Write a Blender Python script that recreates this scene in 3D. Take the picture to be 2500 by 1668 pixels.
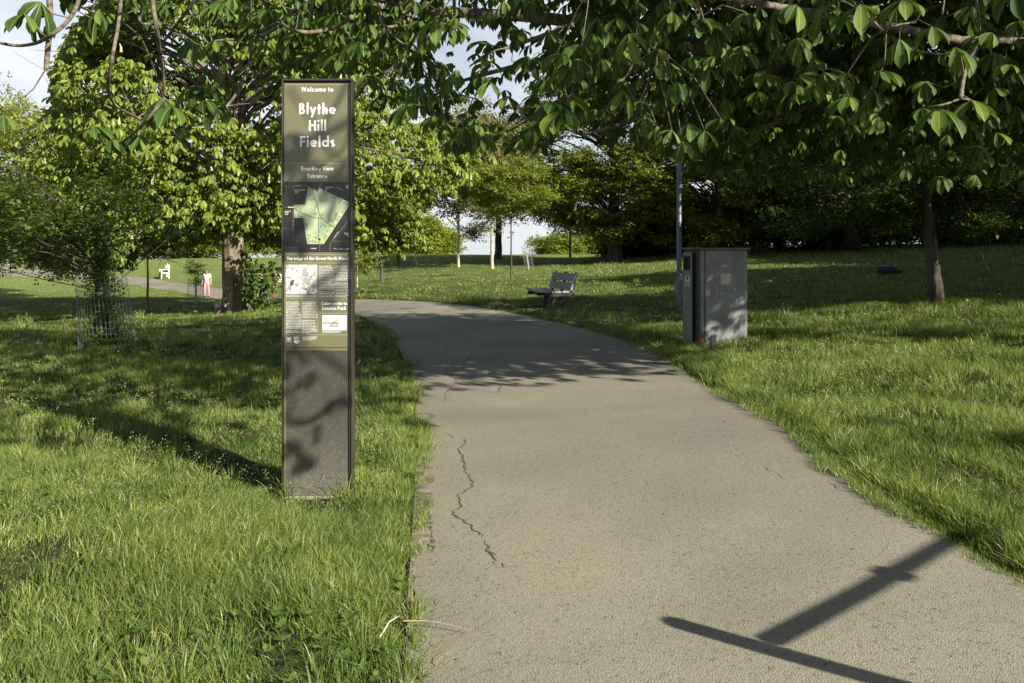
import bpy, bmesh, math, random
import numpy as np
from mathutils import Vector, Matrix

# ------------------------------------------------------------------ camera, light
SC = bpy.context.scene
for o in list(bpy.data.objects):
    bpy.data.objects.remove(o)
COL = SC.collection
RNG = np.random.default_rng(11)
random.seed(5)
F, CU, CV = 1944.0, 1250.0, 612.0      # level camera with a shifted lens: verticals stay vertical
PITCH = 0.0
EYE = 1.5
cam_d = bpy.data.cameras.new('camera')
cam_d.sensor_width = 36; cam_d.lens = 28; cam_d.clip_end = 3000; cam_d.clip_start = 0.05; cam_d.shift_y = -(834-612)/2500
cam = bpy.data.objects.new('camera', cam_d); COL.objects.link(cam)
cam.location = (0, 0, EYE); cam.rotation_euler = (math.pi/2 - PITCH, 0, 0)
SC.camera = cam

SUN_EL = math.radians(28); SUN_AZ = math.radians(50)       # azimuth from -Y towards +X
SUN = np.array([math.sin(SUN_AZ)*math.cos(SUN_EL), -math.cos(SUN_AZ)*math.cos(SUN_EL), math.sin(SUN_EL)])
sd = bpy.data.lights.new('sun', 'SUN'); sd.energy = 5.0; sd.angle = math.radians(0.53); sd.color = (1.0, .93, .8)
sun = bpy.data.objects.new('sun', sd); COL.objects.link(sun)
sun.rotation_euler = Vector(SUN).to_track_quat('Z', 'Y').to_euler()

W = bpy.data.worlds.new('World'); SC.world = W; W.use_nodes = True
nt = W.node_tree; nt.nodes.clear()
def NN(nt, t, **k):
    n = nt.nodes.new(t)
    for a, b in k.items(): setattr(n, a, b)
    return n
sky = NN(nt, 'ShaderNodeTexSky', sky_type='NISHITA', sun_disc=False, sun_elevation=SUN_EL)
sky.sun_rotation = math.pi - SUN_AZ       # clockwise from +Y
sky.air_density = 1.0; sky.dust_density = 1.0; sky.ozone_density = 1.5
bg = NN(nt, 'ShaderNodeBackground'); bg.inputs['Strength'].default_value = 0.05
tc = NN(nt, 'ShaderNodeTexCoord'); mp = NN(nt, 'ShaderNodeMapping'); mp.inputs['Scale'].default_value = (1, 1, 2.6)
mp.inputs['Location'].default_value = (.35, .1, .12)
nz = NN(nt, 'ShaderNodeTexNoise'); nz.inputs['Scale'].default_value = 2.6; nz.inputs['Detail'].default_value = 9; nz.inputs['Roughness'].default_value = .52
rp = NN(nt, 'ShaderNodeValToRGB'); rp.color_ramp.elements[0].position = .36; rp.color_ramp.elements[1].position = .56; rp.color_ramp.elements[0].color = (.45, .45, .45, 1)
mx = NN(nt, 'ShaderNodeMixRGB'); mx.inputs['Color2'].default_value = (8.6, 9.0, 9.7, 1)
wo = NN(nt, 'ShaderNodeOutputWorld')
L = nt.links.new
sxz = NN(nt, 'ShaderNodeSeparateXYZ'); cxz = NN(nt, 'ShaderNodeCombineXYZ'); mxz = NN(nt, 'ShaderNodeMath', operation='MAXIMUM'); mxz.inputs[1].default_value = .035
L(tc.outputs['Generated'], sxz.inputs[0]); L(sxz.outputs['X'], cxz.inputs['X']); L(sxz.outputs['Y'], cxz.inputs['Y']); L(sxz.outputs['Z'], mxz.inputs[0]); L(mxz.outputs[0], cxz.inputs['Z'])
L(cxz.outputs[0], sky.inputs['Vector']); L(cxz.outputs[0], mp.inputs['Vector']); L(mp.outputs['Vector'], nz.inputs['Vector'])
L(nz.outputs['Fac'], rp.inputs['Fac']); L(nz.outputs['Fac'], rp.inputs['Fac'])
alt = NN(nt, 'ShaderNodeMapRange'); alt.inputs['From Min'].default_value = .24; alt.inputs['From Max'].default_value = .48; alt.inputs['To Min'].default_value = 1; alt.inputs['To Max'].default_value = .1; L(mxz.outputs[0], alt.inputs['Value'])
mc = NN(nt, 'ShaderNodeMath', operation='MULTIPLY'); L(rp.outputs['Color'], mc.inputs[0]); L(alt.outputs[0], mc.inputs[1]); L(mc.outputs[0], mx.inputs['Fac']); L(sky.outputs['Color'], mx.inputs['Color1'])
L(mx.outputs['Color'], bg.inputs['Color']); L(bg.outputs['Background'], wo.inputs['Surface'])

SC.view_settings.view_transform = 'Standard'; SC.view_settings.look = 'None'
SC.view_settings.exposure = 1.12; SC.view_settings.gamma = 1.0
SC.cycles.max_bounces = 6; SC.cycles.diffuse_bounces = 2; SC.cycles.glossy_bounces = 2; SC.cycles.transmission_bounces = 3
SC.cycles.transparent_max_bounces = 4; SC.cycles.use_adaptive_sampling = True
SC.cycles.sample_clamp_indirect = 4

# ------------------------------------------------------------------ geometry helpers
def at(u, v, D):
    """point seen at photo pixel (u,v), D metres ahead"""
    xc = (u-CU)/F; yc = (CV-v)/F
    fy = math.cos(PITCH) + yc*math.sin(PITCH); fz = yc*math.cos(PITCH) - math.sin(PITCH)
    return np.array([xc/fy*D, D, EYE + fz/fy*D])
def proj(P):
    P = np.asarray(P, float)
    x, y, z = P[..., 0], P[..., 1], P[..., 2]-EYE
    d = y*math.cos(PITCH) - z*math.sin(PITCH); up = y*math.sin(PITCH) + z*math.cos(PITCH)
    d = np.where(d < .05, .05, d)
    return CU + x/d*F, CV - up/d*F

TP = []
for a in (-1.3, -.65, 0, .65, 1.3):
    for d in (0., 3., 6.5): TP.append((math.sin(a)*d, math.cos(a)*d, 0.0 if a < .3 else .012*d))
for x, y, z in ((-4, 9, -.03), (0, 9, 0), (0, 13, 0), (.5, 17.5, 0), (8, 9, .2), (-9, 9, -.1), (-14, 30, -.9), (-26, 30, -.9), (24, 28, 1.5), (16, 12, .5)):
    TP.append((x, y, z))
for u, v, D in ((265, 850, 13), (570, 767, 25), (360, 762, 25.5), (868, 765, 20), (872, 734, 24.5), (680, 741, 38), (680, 728, 43), (505, 724, 40),
                (540, 735, 37), (540, 705, 47), (380, 706, 50), (380, 682, 57), (300, 672, 62), (300, 694, 54), (450, 632, 85), (0, 650, 75),
                (930, 685, 35), (973, 646, 52), (1119, 653, 48), (1201, 657, 46), (1248, 680, 36), (1294, 660, 45), (1400, 752, 21), (1392, 631, 65),
                (1478, 635, 50), (1000, 623, 75), (1400, 622, 78), (1850, 607, 60), (2100, 603, 50), (2290, 745, 16), (2165, 672, 27),
                (2500, 592, 45), (2500, 640, 28), (1875, 690, 26), (1658, 772, 17.8), (1760, 852, 11.2), (2500, 850, 10), (1550, 650, 42), (1000, 690, 33)):
    TP.append(tuple(at(u, v, D)))
for a in (-1.2, -.6, 0, .6, 1.2):
    TP.append((math.sin(a)*150, math.cos(a)*150, -5)); TP.append((math.sin(a)*500, math.cos(a)*500, -22)); TP.append((math.sin(a)*1500, math.cos(a)*1500, -60))
TP = np.array(TP)
def _tc(x, y):
    x = np.asarray(x, float); y = np.asarray(y, float)
    d = np.hypot(x, y)
    a = np.clip(np.arctan2(x, y+1.0), -1.35, 1.35)*np.clip(d/4, 0, 1)
    return np.stack([a*1.3, np.log(d+4)], -1)
def _phi(r2): return .5*r2*np.log(r2+1e-9)
_C = _tc(TP[:, 0], TP[:, 1]); _n = len(_C)
_K = _phi(((_C[:, None]-_C[None])**2).sum(-1)) + np.eye(_n)*2e-3
_P = np.concatenate([np.ones((_n, 1)), _C], 1)
_A = np.block([[_K, _P], [_P.T, np.zeros((3, 3))]])
_w = np.linalg.solve(_A, np.concatenate([TP[:, 2], np.zeros(3)]))
_WV = [(RNG.normal(size=2), RNG.uniform(0, 6.28)) for _ in range(24)]
def wav(x, y, freq, k0=0, k1=12):
    s = 0
    for (d, p) in _WV[k0:k1]:
        dd = d/np.hypot(*d)*(.6+.8*abs(math.sin(p*3)))
        s = s + np.sin((x*dd[0]+y*dd[1])*freq + p)
    return s/math.sqrt((k1-k0)/2)
def base_h(x, y):
    x = np.asarray(x, float); y = np.asarray(y, float)
    sh = x.shape; c = _tc(x.ravel(), y.ravel()); out = np.empty(len(c))
    for i in range(0, len(c), 20000):
        cc = c[i:i+20000]
        out[i:i+20000] = _phi(((cc[:, None]-_C[None])**2).sum(-1)) @ _w[:_n] + _w[_n] + cc @ _w[_n+1:]
    return out.reshape(sh)
_DD = np.geomspace(1.5, 140, 600)
def hit(u, v):
    P = np.array([at(u, v, D) for D in _DD])
    g = base_h(P[:, 0], P[:, 1]); k = np.nonzero(P[:, 2] < g)[0]
    if len(k) == 0: return P[-1]
    k = k[0]
    if k == 0: return P[0]
    a = (P[k-1, 2]-g[k-1]); b = (g[k]-P[k, 2]); t = a/(a+b+1e-9)
    q = P[k-1]*(1-t)+P[k]*t; q[2] = base_h(q[0], q[1]); return q

def resample(P, step=None, n=None):
    P = np.asarray(P, float); d = np.r_[0, np.cumsum(np.linalg.norm(np.diff(P, axis=0), axis=1))]
    if n is None: n = max(2, int(d[-1]/step)+1)
    t = np.linspace(0, d[-1], n)
    return np.stack([np.interp(t, d, P[:, i]) for i in range(P.shape[1])], 1)
def smooth(P, it=2):
    P = np.asarray(P, float)
    for _ in range(it):
        Q = [P[0]]
        for a, b in zip(P[:-1], P[1:]): Q += [a*.75+b*.25, a*.25+b*.75]
        Q.append(P[-1]); P = np.array(Q)
    return P

def link(name, me, mats=(), parent=None, loc=None):
    o = bpy.data.objects.new(name, me); COL.objects.link(o)
    for m in (mats if isinstance(mats, (list, tuple)) else [mats]): me.materials.append(m)
    if parent is not None: o.parent = parent
    if loc is not None: o.location = loc
    return o
def np_mesh(name, V, Fc, k=None, uv=None, midx=None, smooth_=False):
    """V (n,3), Fc (m,k) uniform faces"""
    me = bpy.data.meshes.new(name)
    V = np.ascontiguousarray(V, np.float32); Fc = np.ascontiguousarray(Fc, np.int32); m, k = Fc.shape
    me.vertices.add(len(V)); me.vertices.foreach_set('co', V.ravel())
    me.loops.add(m*k); me.loops.foreach_set('vertex_index', Fc.ravel())
    me.polygons.add(m); me.polygons.foreach_set('loop_start', np.arange(0, m*k, k, dtype=np.int32))
    if midx is not None: me.polygons.foreach_set('material_index', np.asarray(midx, np.int32))
    if smooth_: me.polygons.foreach_set('use_smooth', np.ones(m, bool))
    if uv is not None:
        l = me.uv_layers.new(name='uv'); l.data.foreach_set('uv', np.ascontiguousarray(uv[Fc.ravel()], np.float32).ravel())
    me.update(calc_edges=True)
    return me
class MB:
    def __init__(s): s.v = []; s.f = []; s.m = []; s.n = 0
    def add(s, V, Fs, m=0):
        s.v += [tuple(map(float, p)) for p in V]; s.f += [tuple(int(i)+s.n for i in f) for f in Fs]; s.m += [m]*len(Fs); s.n = len(s.v)
        return s
    def box(s, c, size, R=None, m=0, bev=0.0):
        c = np.asarray(c, float); hx, hy, hz = np.asarray(size, float)/2
        if bev > 0:
            b = min(bev, hx*.9, hy*.9, hz*.9); pts = []
            for sx in (-1, 1):
                for sy in (-1, 1):
                    for sz in (-1, 1):
                        pts += [(sx*hx, sy*(hy-b), sz*(hz-b)), (sx*(hx-b), sy*hy, sz*(hz-b)), (sx*(hx-b), sy*(hy-b), sz*hz)]
            bm = bmesh.new()
            for p in pts: bm.verts.new(p)
            bmesh.ops.convex_hull(bm, input=bm.verts)
            bm.verts.ensure_lookup_table(); V = np.array([q.co for q in bm.verts]); Fs = [[q.index for q in f.verts] for f in bm.faces]
            bm.free()
        else:
            V = np.array([(x, y, z) for x in (-hx, hx) for y in (-hy, hy) for z in (-hz, hz)])
            Fs = [(0, 1, 3, 2), (4, 6, 7, 5), (0, 4, 5, 1), (2, 3, 7, 6), (0, 2, 6, 4), (1, 5, 7, 3)]
        if R is not None: V = V @ np.asarray(R).T
        return s.add(V+c, Fs, m)
    def tube(s, P, r, n=8, m=0, cap=True):
        P = np.asarray(P, float); k = len(P); r = np.broadcast_to(np.asarray(r, float), (k,))
        T = np.gradient(P, axis=0); T /= np.linalg.norm(T, axis=1)[:, None]+1e-9
        a = np.array([0, 0, 1.]) if abs(T[0][2]) < .9 else np.array([1., 0, 0])
        V = []
        for i in range(k):
            e1 = np.cross(T[i], a); e1 /= np.linalg.norm(e1)+1e-9; e2 = np.cross(T[i], e1); a = np.cross(e1, T[i])
            th = np.linspace(0, 2*math.pi, n, endpoint=False)
            V.append(P[i] + r[i]*(np.cos(th)[:, None]*e1+np.sin(th)[:, None]*e2))
        V = np.concatenate(V); Fs = [(i*n+j, i*n+(j+1) % n, (i+1)*n+(j+1) % n, (i+1)*n+j) for i in range(k-1) for j in range(n)]
        if cap: Fs += [tuple(range(n))[::-1], tuple((k-1)*n+j for j in range(n))]
        return s.add(V, Fs, m)
    def mesh(s, name, sm=False):
        me = bpy.data.meshes.new(name); me.from_pydata(s.v, [], s.f); me.polygons.foreach_set('material_index', np.array(s.m, np.int32))
        if sm: me.polygons.foreach_set('use_smooth', np.ones(len(s.f), bool))
        me.update(); return me
    def build(s, name, mats, parent=None, loc=None, sm=False):
        return link(name, s.mesh(name, sm), mats, parent, loc)
def empty(name, loc=(0, 0, 0), rz=0):
    o = bpy.data.objects.new(name, None); COL.objects.link(o); o.location = loc; o.rotation_euler = (0, 0, rz); o.empty_display_size = .2
    return o
def tag(o, label=None, cat=None, group=None, kind=None):
    if label: o['label'] = label
    if cat: o['category'] = cat
    if group: o['group'] = group
    if kind: o['kind'] = kind
    return o
def Rz(a): c, s_ = math.cos(a), math.sin(a); return np.array([[c, -s_, 0], [s_, c, 0], [0, 0, 1.]])
def Rx(a): c, s_ = math.cos(a), math.sin(a); return np.array([[1, 0, 0], [0, c, -s_], [0, s_, c.real if False else c]])
def Ry(a): c, s_ = math.cos(a), math.sin(a); return np.array([[c, 0, s_], [0, 1, 0], [-s_, 0, c]])

# ------------------------------------------------------------------ materials
def mat(name, col, rough=.6, metal=0.0, col2=None, nscale=5., bump=0., bscale=None, detail=6, spec=.5, coord='Object', stretch=(1, 1, 1), lo=.35, hi=.65, bdist=.01):
    m = bpy.data.materials.new(name); m.use_nodes = True; nt = m.node_tree; b = nt.nodes['Principled BSDF']; L = nt.links.new
    b.inputs['Base Color'].default_value = (*col, 1); b.inputs['Roughness'].default_value = rough; b.inputs['Metallic'].default_value = metal
    b.inputs['Specular IOR Level'].default_value = spec
    tc = NN(nt, 'ShaderNodeTexCoord'); mp = NN(nt, 'ShaderNodeMapping'); mp.inputs['Scale'].default_value = stretch
    L(tc.outputs[coord], mp.inputs['Vector'])
    if col2 is not None:
        n = NN(nt, 'ShaderNodeTexNoise'); n.inputs['Scale'].default_value = nscale; n.inputs['Detail'].default_value = detail
        r = NN(nt, 'ShaderNodeValToRGB'); r.color_ramp.elements[0].position = lo; r.color_ramp.elements[1].position = hi
        r.color_ramp.elements[0].color = (*col, 1); r.color_ramp.elements[1].color = (*col2, 1)
        L(mp.outputs['Vector'], n.inputs['Vector']); L(n.outputs['Fac'], r.inputs['Fac']); L(r.outputs['Color'], b.inputs['Base Color'])
    if bump > 0:
        n2 = NN(nt, 'ShaderNodeTexNoise'); n2.inputs['Scale'].default_value = bscale or nscale*4; n2.inputs['Detail'].default_value = 6
        bp = NN(nt, 'ShaderNodeBump'); bp.inputs['Strength'].default_value = bump; bp.inputs['Distance'].default_value = bdist
        L(mp.outputs['Vector'], n2.inputs['Vector']); L(n2.outputs['Fac'], bp.inputs['Height']); L(bp.outputs['Normal'], b.inputs['Normal'])
    return m
def leaf_mat(name, ca, cb, cc, trans=.35, rough=.45, vein=False, tcol=None, spec=.35, patch=None, straw=False):
    m = bpy.data.materials.new(name); m.use_nodes = True; nt = m.node_tree; b = nt.nodes['Principled BSDF']; L = nt.links.new
    g = NN(nt, 'ShaderNodeNewGeometry'); r = NN(nt, 'ShaderNodeValToRGB'); cr = r.color_ramp
    cr.elements[0].color = (*ca, 1); cr.elements[1].color = (*cc, 1); e = cr.elements.new(.5); e.color = (*cb, 1)
    if straw: cr.elements[2].position = .955; e2 = cr.elements.new(.975); e2.color = (.36, .32, .17, 1)
    L(g.outputs['Random Per Island'], r.inputs['Fac'])
    out = r.outputs['Color']
    if patch:
        n_ = NN(nt, 'ShaderNodeTexNoise'); n_.inputs['Scale'].default_value = patch; n_.inputs['Detail'].default_value = 4; L(g.outputs['Position'], n_.inputs['Vector'])
        r_ = NN(nt, 'ShaderNodeValToRGB'); r_.color_ramp.elements[0].position = .32; r_.color_ramp.elements[1].position = .68
        r_.color_ramp.elements[0].color = (.62, .72, .6, 1); r_.color_ramp.elements[1].color = (1.35, 1.22, 1.1, 1); L(n_.outputs['Fac'], r_.inputs['Fac'])
        m_ = NN(nt, 'ShaderNodeMixRGB', blend_type='MULTIPLY'); m_.inputs['Fac'].default_value = 1; L(out, m_.inputs['Color1']); L(r_.outputs[0], m_.inputs['Color2']); out = m_.outputs['Color']
    b.inputs['Roughness'].default_value = rough; b.inputs['Specular IOR Level'].default_value = spec
    t = NN(nt, 'ShaderNodeBsdfTranslucent'); mixs = NN(nt, 'ShaderNodeMixShader'); mixs.inputs[0].default_value = trans
    if vein:
        uv = NN(nt, 'ShaderNodeUVMap'); uv.uv_map = 'uv'; sx = NN(nt, 'ShaderNodeSeparateXYZ'); L(uv.outputs['UV'], sx.inputs[0])
        ab = NN(nt, 'ShaderNodeMath', operation='ABSOLUTE'); L(sx.outputs['X'], ab.inputs[0])
        m1 = NN(nt, 'ShaderNodeMath', operation='MULTIPLY_ADD'); L(ab.outputs[0], m1.inputs[0]); m1.inputs[1].default_value = -.32; L(sx.outputs['Y'], m1.inputs[2])
        m2 = NN(nt, 'ShaderNodeMath', operation='MULTIPLY'); L(m1.outputs[0], m2.inputs[0]); m2.inputs[1].default_value = 92
        sn = NN(nt, 'ShaderNodeMath', operation='SINE'); L(m2.outputs[0], sn.inputs[0])
        bp = NN(nt, 'ShaderNodeBump'); bp.inputs['Strength'].default_value = .35; bp.inputs['Distance'].default_value = .002
        L(sn.outputs[0], bp.inputs['Height']); L(bp.outputs['Normal'], b.inputs['Normal']); L(bp.outputs['Normal'], t.inputs['Normal'])
        mid = NN(nt, 'ShaderNodeMapRange'); mid.inputs['From Min'].default_value = .03; mid.inputs['From Max'].default_value = .07
        mid.inputs['To Min'].default_value = .55; mid.inputs['To Max'].default_value = 0; L(ab.outputs[0], mid.inputs['Value'])
        mr = NN(nt, 'ShaderNodeMixRGB'); mr.inputs['Color2'].default_value = (.30, .38, .12, 1); L(mid.outputs[0], mr.inputs['Fac']); L(out, mr.inputs['Color1'])
        out = mr.outputs['Color']
    L(out, b.inputs['Base Color'])
    tm = NN(nt, 'ShaderNodeMixRGB', blend_type='MULTIPLY'); tm.inputs['Fac'].default_value = 1; tm.inputs['Color2'].default_value = (*(tcol or (1.5, 1.5, .5)), 1)
    L(out, tm.inputs['Color1']); L(tm.outputs['Color'], t.inputs['Color'])
    L(b.outputs[0], mixs.inputs[1]); L(t.outputs[0], mixs.inputs[2]); L(mixs.outputs[0], nt.nodes['Material Output'].inputs['Surface'])
    return m

M_bark = mat('bark_grey_brown', (.10, .075, .05), .9, col2=(.27, .22, .16), nscale=9, bump=1.0, bscale=16, stretch=(1, 1, .16), lo=.38, hi=.62, bdist=.05)
M_barkd = mat('bark_dark', (.035, .028, .02), .9, col2=(.11, .09, .065), nscale=8, bump=.9, bscale=14, stretch=(1, 1, .2), bdist=.03)
M_barkp = mat('bark_pale', (.30, .27, .19), .85, col2=(.5, .46, .34), nscale=7, bump=.6, bscale=14, stretch=(1, 1, .4))
M_twig = mat('twig_bark', (.055, .045, .032), .88, col2=(.18, .15, .105), nscale=25, bump=.5, bscale=70)
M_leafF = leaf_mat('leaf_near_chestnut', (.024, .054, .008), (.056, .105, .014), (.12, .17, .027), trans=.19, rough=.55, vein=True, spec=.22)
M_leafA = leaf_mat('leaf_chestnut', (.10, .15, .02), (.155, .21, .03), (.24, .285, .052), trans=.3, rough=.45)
M_leafL = leaf_mat('leaf_lime', (.17, .21, .03), (.24, .28, .04), (.32, .34, .07), trans=.4, rough=.5)
M_leafY = leaf_mat('leaf_young_green', (.14, .18, .03), (.20, .25, .045), (.28, .31, .07), trans=.4, rough=.5)
M_leafG = leaf_mat('leaf_beech', (.07, .10, .016), (.115, .15, .024), (.19, .21, .04), trans=.3, rough=.45)
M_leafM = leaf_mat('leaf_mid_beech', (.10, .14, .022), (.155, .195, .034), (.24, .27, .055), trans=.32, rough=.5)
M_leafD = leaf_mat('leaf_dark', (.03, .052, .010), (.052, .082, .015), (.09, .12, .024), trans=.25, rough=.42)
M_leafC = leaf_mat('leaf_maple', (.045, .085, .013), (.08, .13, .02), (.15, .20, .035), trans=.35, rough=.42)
M_leafB = leaf_mat('leaf_bronze_bud', (.13, .10, .045), (.17, .15, .06), (.20, .22, .06), trans=.3, rough=.6)
M_blossom = mat('blossom', (.42, .40, .22), .7)
M_grass = leaf_mat('grass_blade', (.095, .16, .03), (.15, .215, .046), (.24, .285, .095), trans=.3, rough=.42, tcol=(1.3, 1.4, .5), spec=.4, patch=1.6, straw=True)
M_seed = leaf_mat('grass_seed', (.20, .24, .09), (.25, .28, .11), (.32, .33, .15), trans=.3, rough=.6)
M_dand = mat('dandelion_yellow', (.75, .55, .02), .6)
M_soil = mat('soil', (.10, .078, .052), .95, col2=(.24, .20, .145), nscale=18, bump=.9, bscale=60)
M_metal = mat('galvanised_steel', (.32, .34, .36), .45, .8, col2=(.42, .44, .45), nscale=8)
M_wire = mat('wire_mesh', (.16, .18, .19), .6, .3)
M_black = mat('black_void', (.006, .006, .006), .9)
M_white = mat('white_print', (.82, .82, .8), .5)

def ground_mat():
    m = bpy.data.materials.new('turf_ground'); m.use_nodes = True; nt = m.node_tree; b = nt.nodes['Principled BSDF']; L = nt.links.new
    b.inputs['Roughness'].default_value = .95; b.inputs['Specular IOR Level'].default_value = .1
    g = NN(nt, 'ShaderNodeNewGeometry')
    n1 = NN(nt, 'ShaderNodeTexNoise'); n1.inputs['Scale'].default_value = 14; n1.inputs['Detail'].default_value = 8
    n2 = NN(nt, 'ShaderNodeTexNoise'); n2.inputs['Scale'].default_value = .35; n2.inputs['Detail'].default_value = 5
    L(g.outputs['Position'], n1.inputs['Vector']); L(g.outputs['Position'], n2.inputs['Vector'])
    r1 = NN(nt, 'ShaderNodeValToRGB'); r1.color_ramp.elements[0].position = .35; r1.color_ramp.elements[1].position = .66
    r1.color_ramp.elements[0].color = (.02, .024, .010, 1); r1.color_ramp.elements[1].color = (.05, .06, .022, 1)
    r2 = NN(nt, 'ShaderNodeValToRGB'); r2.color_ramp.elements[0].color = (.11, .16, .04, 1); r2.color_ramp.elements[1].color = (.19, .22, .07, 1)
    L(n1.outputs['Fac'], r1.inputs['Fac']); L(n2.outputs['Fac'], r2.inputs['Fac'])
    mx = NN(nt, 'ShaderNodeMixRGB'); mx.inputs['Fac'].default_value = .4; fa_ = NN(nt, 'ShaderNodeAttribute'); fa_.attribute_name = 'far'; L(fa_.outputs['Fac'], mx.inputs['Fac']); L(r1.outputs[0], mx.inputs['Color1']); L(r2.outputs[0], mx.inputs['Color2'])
    at_ = NN(nt, 'ShaderNodeAttribute'); at_.attribute_name = 'soil'
    ns = NN(nt, 'ShaderNodeTexNoise'); ns.inputs['Scale'].default_value = 40; ns.inputs['Detail'].default_value = 6; L(g.outputs['Position'], ns.inputs['Vector'])
    rs = NN(nt, 'ShaderNodeValToRGB'); rs.color_ramp.elements[0].color = (.05, .038, .026, 1); rs.color_ramp.elements[1].color = (.22, .18, .13, 1); L(ns.outputs['Fac'], rs.inputs['Fac'])
    m2 = NN(nt, 'ShaderNodeMixRGB'); L(at_.outputs['Fac'], m2.inputs['Fac']); L(mx.outputs[0], m2.inputs['Color1']); L(rs.outputs[0], m2.inputs['Color2'])
    L(m2.outputs[0], b.inputs['Base Color'])
    bp = NN(nt, 'ShaderNodeBump'); bp.inputs['Strength'].default_value = .9; bp.inputs['Distance'].default_value = .05; L(n1.outputs['Fac'], bp.inputs['Height']); L(bp.outputs[0], b.inputs['Normal'])
    return m
def asphalt_mat():
    m = bpy.data.materials.new('asphalt'); m.use_nodes = True; nt = m.node_tree; b = nt.nodes['Principled BSDF']; L = nt.links.new
    b.inputs['Roughness'].default_value = .88; b.inputs['Specular IOR Level'].default_value = .3
    g = NN(nt, 'ShaderNodeNewGeometry')
    v1 = NN(nt, 'ShaderNodeTexVoronoi'); v1.inputs['Scale'].default_value = 175
    n0 = NN(nt, 'ShaderNodeTexNoise'); n0.inputs['Scale'].default_value = 42; n0.inputs['Detail'].default_value = 8; n0.inputs['Roughness'].default_value = .7
    n1 = NN(nt, 'ShaderNodeTexNoise'); n1.inputs['Scale'].default_value = .8; n1.inputs['Detail'].default_value = 9; n1.inputs['Roughness'].default_value = .62
    n3 = NN(nt, 'ShaderNodeTexNoise'); n3.inputs['Scale'].default_value = .33; n3.inputs['Detail'].default_value = 4; n3.inputs['Distortion'].default_value = .6; L(g.outputs['Position'], n3.inputs['Vector'])
    r4 = NN(nt, 'ShaderNodeValToRGB'); r4.color_ramp.elements[0].position = .38; r4.color_ramp.elements[1].position = .6; r4.color_ramp.elements[0].color = (.80, .81, .84, 1); r4.color_ramp.elements[1].color = (1.08, 1.06, 1.02, 1); L(n3.outputs['Fac'], r4.inputs['Fac'])
    for n in (v1, n0, n1): L(g.outputs['Position'], n.inputs['Vector'])
    r1 = NN(nt, 'ShaderNodeValToRGB'); r1.color_ramp.elements[0].position = .0; r1.color_ramp.elements[1].position = 1
    r1.color_ramp.elements[0].color = (.12, .111, .081, 1); r1.color_ramp.elements[1].color = (.345, .323, .248, 1); L(v1.outputs['Color'], r1.inputs['Fac'])
    r3 = NN(nt, 'ShaderNodeValToRGB'); r3.color_ramp.elements[0].position = .3; r3.color_ramp.elements[1].position = .7
    r3.color_ramp.elements[0].color = (.186, .174, .133, 1); r3.color_ramp.elements[1].color = (.272, .254, .195, 1); L(n1.outputs['Fac'], r3.inputs['Fac'])
    mx = NN(nt, 'ShaderNodeMixRGB'); mx.inputs['Fac'].default_value = .55; L(r1.outputs[0], mx.inputs['Color1']); L(r3.outputs[0], mx.inputs['Color2'])
    r2 = NN(nt, 'ShaderNodeValToRGB'); r2.color_ramp.elements[0].position = .33; r2.color_ramp.elements[1].position = .46
    r2.color_ramp.elements[0].color = (.40, .37, .33, 1); r2.color_ramp.elements[1].color = (1, 1, 1, 1); L(n0.outputs['Fac'], r2.inputs['Fac'])
    mu = NN(nt, 'ShaderNodeMixRGB', blend_type='MULTIPLY'); mu.inputs['Fac'].default_value = .8; L(mx.outputs[0], mu.inputs['Color1']); L(r2.outputs[0], mu.inputs['Color2'])
    mv = NN(nt, 'ShaderNodeMixRGB', blend_type='MULTIPLY'); mv.inputs['Fac'].default_value = 1; L(mu.outputs[0], mv.inputs['Color1']); L(r4.outputs[0], mv.inputs['Color2']); L(mv.outputs[0], b.inputs['Base Color'])
    ad = NN(nt, 'ShaderNodeMath', operation='ADD'); L(v1.outputs['Distance'], ad.inputs[0]); L(n0.outputs['Fac'], ad.inputs[1])
    bp = NN(nt, 'ShaderNodeBump'); bp.inputs['Strength'].default_value = .42; bp.inputs['Distance'].default_value = .007; L(ad.outputs[0], bp.inputs['Height']); L(bp.outputs[0], b.inputs['Normal'])
    return m
M_ground = ground_mat(); M_asphalt = asphalt_mat()

# ------------------------------------------------------------------ path edges
LE = [(1000, 1668), (1000, 1560), (1005, 1450), (1012, 1330), (1020, 1200), (1022, 1080), (1018, 1000), (1004, 930), (984, 870), (955, 818), (912, 787), (868, 765),
      (800, 755), (740, 747), (680, 741.5), (600, 738.5), (540, 734), (470, 719), (380, 704), (300, 692), (215, 686)]
RE = [(2600, 1480), (2500, 1425), (2383, 1362), (2266, 1287), (2128, 1213), (2021, 1128), (1915, 1037), (1809, 989), (1702, 936), (1638, 883), (1575, 851), (1468, 814),
      (1372, 793), (1277, 771), (1170, 750), (1064, 739), (957, 734), (872, 732.5), (770, 730), (680, 727.5), (600, 717), (540, 706), (450, 693), (380, 683), (300, 672), (200, 662)]
le = np.array([hit(*p) for p in LE])[:, :2]; re_ = np.array([hit(*p) for p in RE])[:, :2]
le = np.concatenate([[(-.6, -14), (-.5, -4), (-.42, 1.2)], le]); re_ = np.concatenate([[(3.2, -14), (2.9, -4), (2.7, 1.5)], re_])
le = np.concatenate([le, [le[-1]+np.array((-14, 6))]]); re_ = np.concatenate([re_, [re_[-1]+np.array((-14, 7))]])
le = smooth(le, 2); re_ = smooth(re_, 2)
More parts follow.
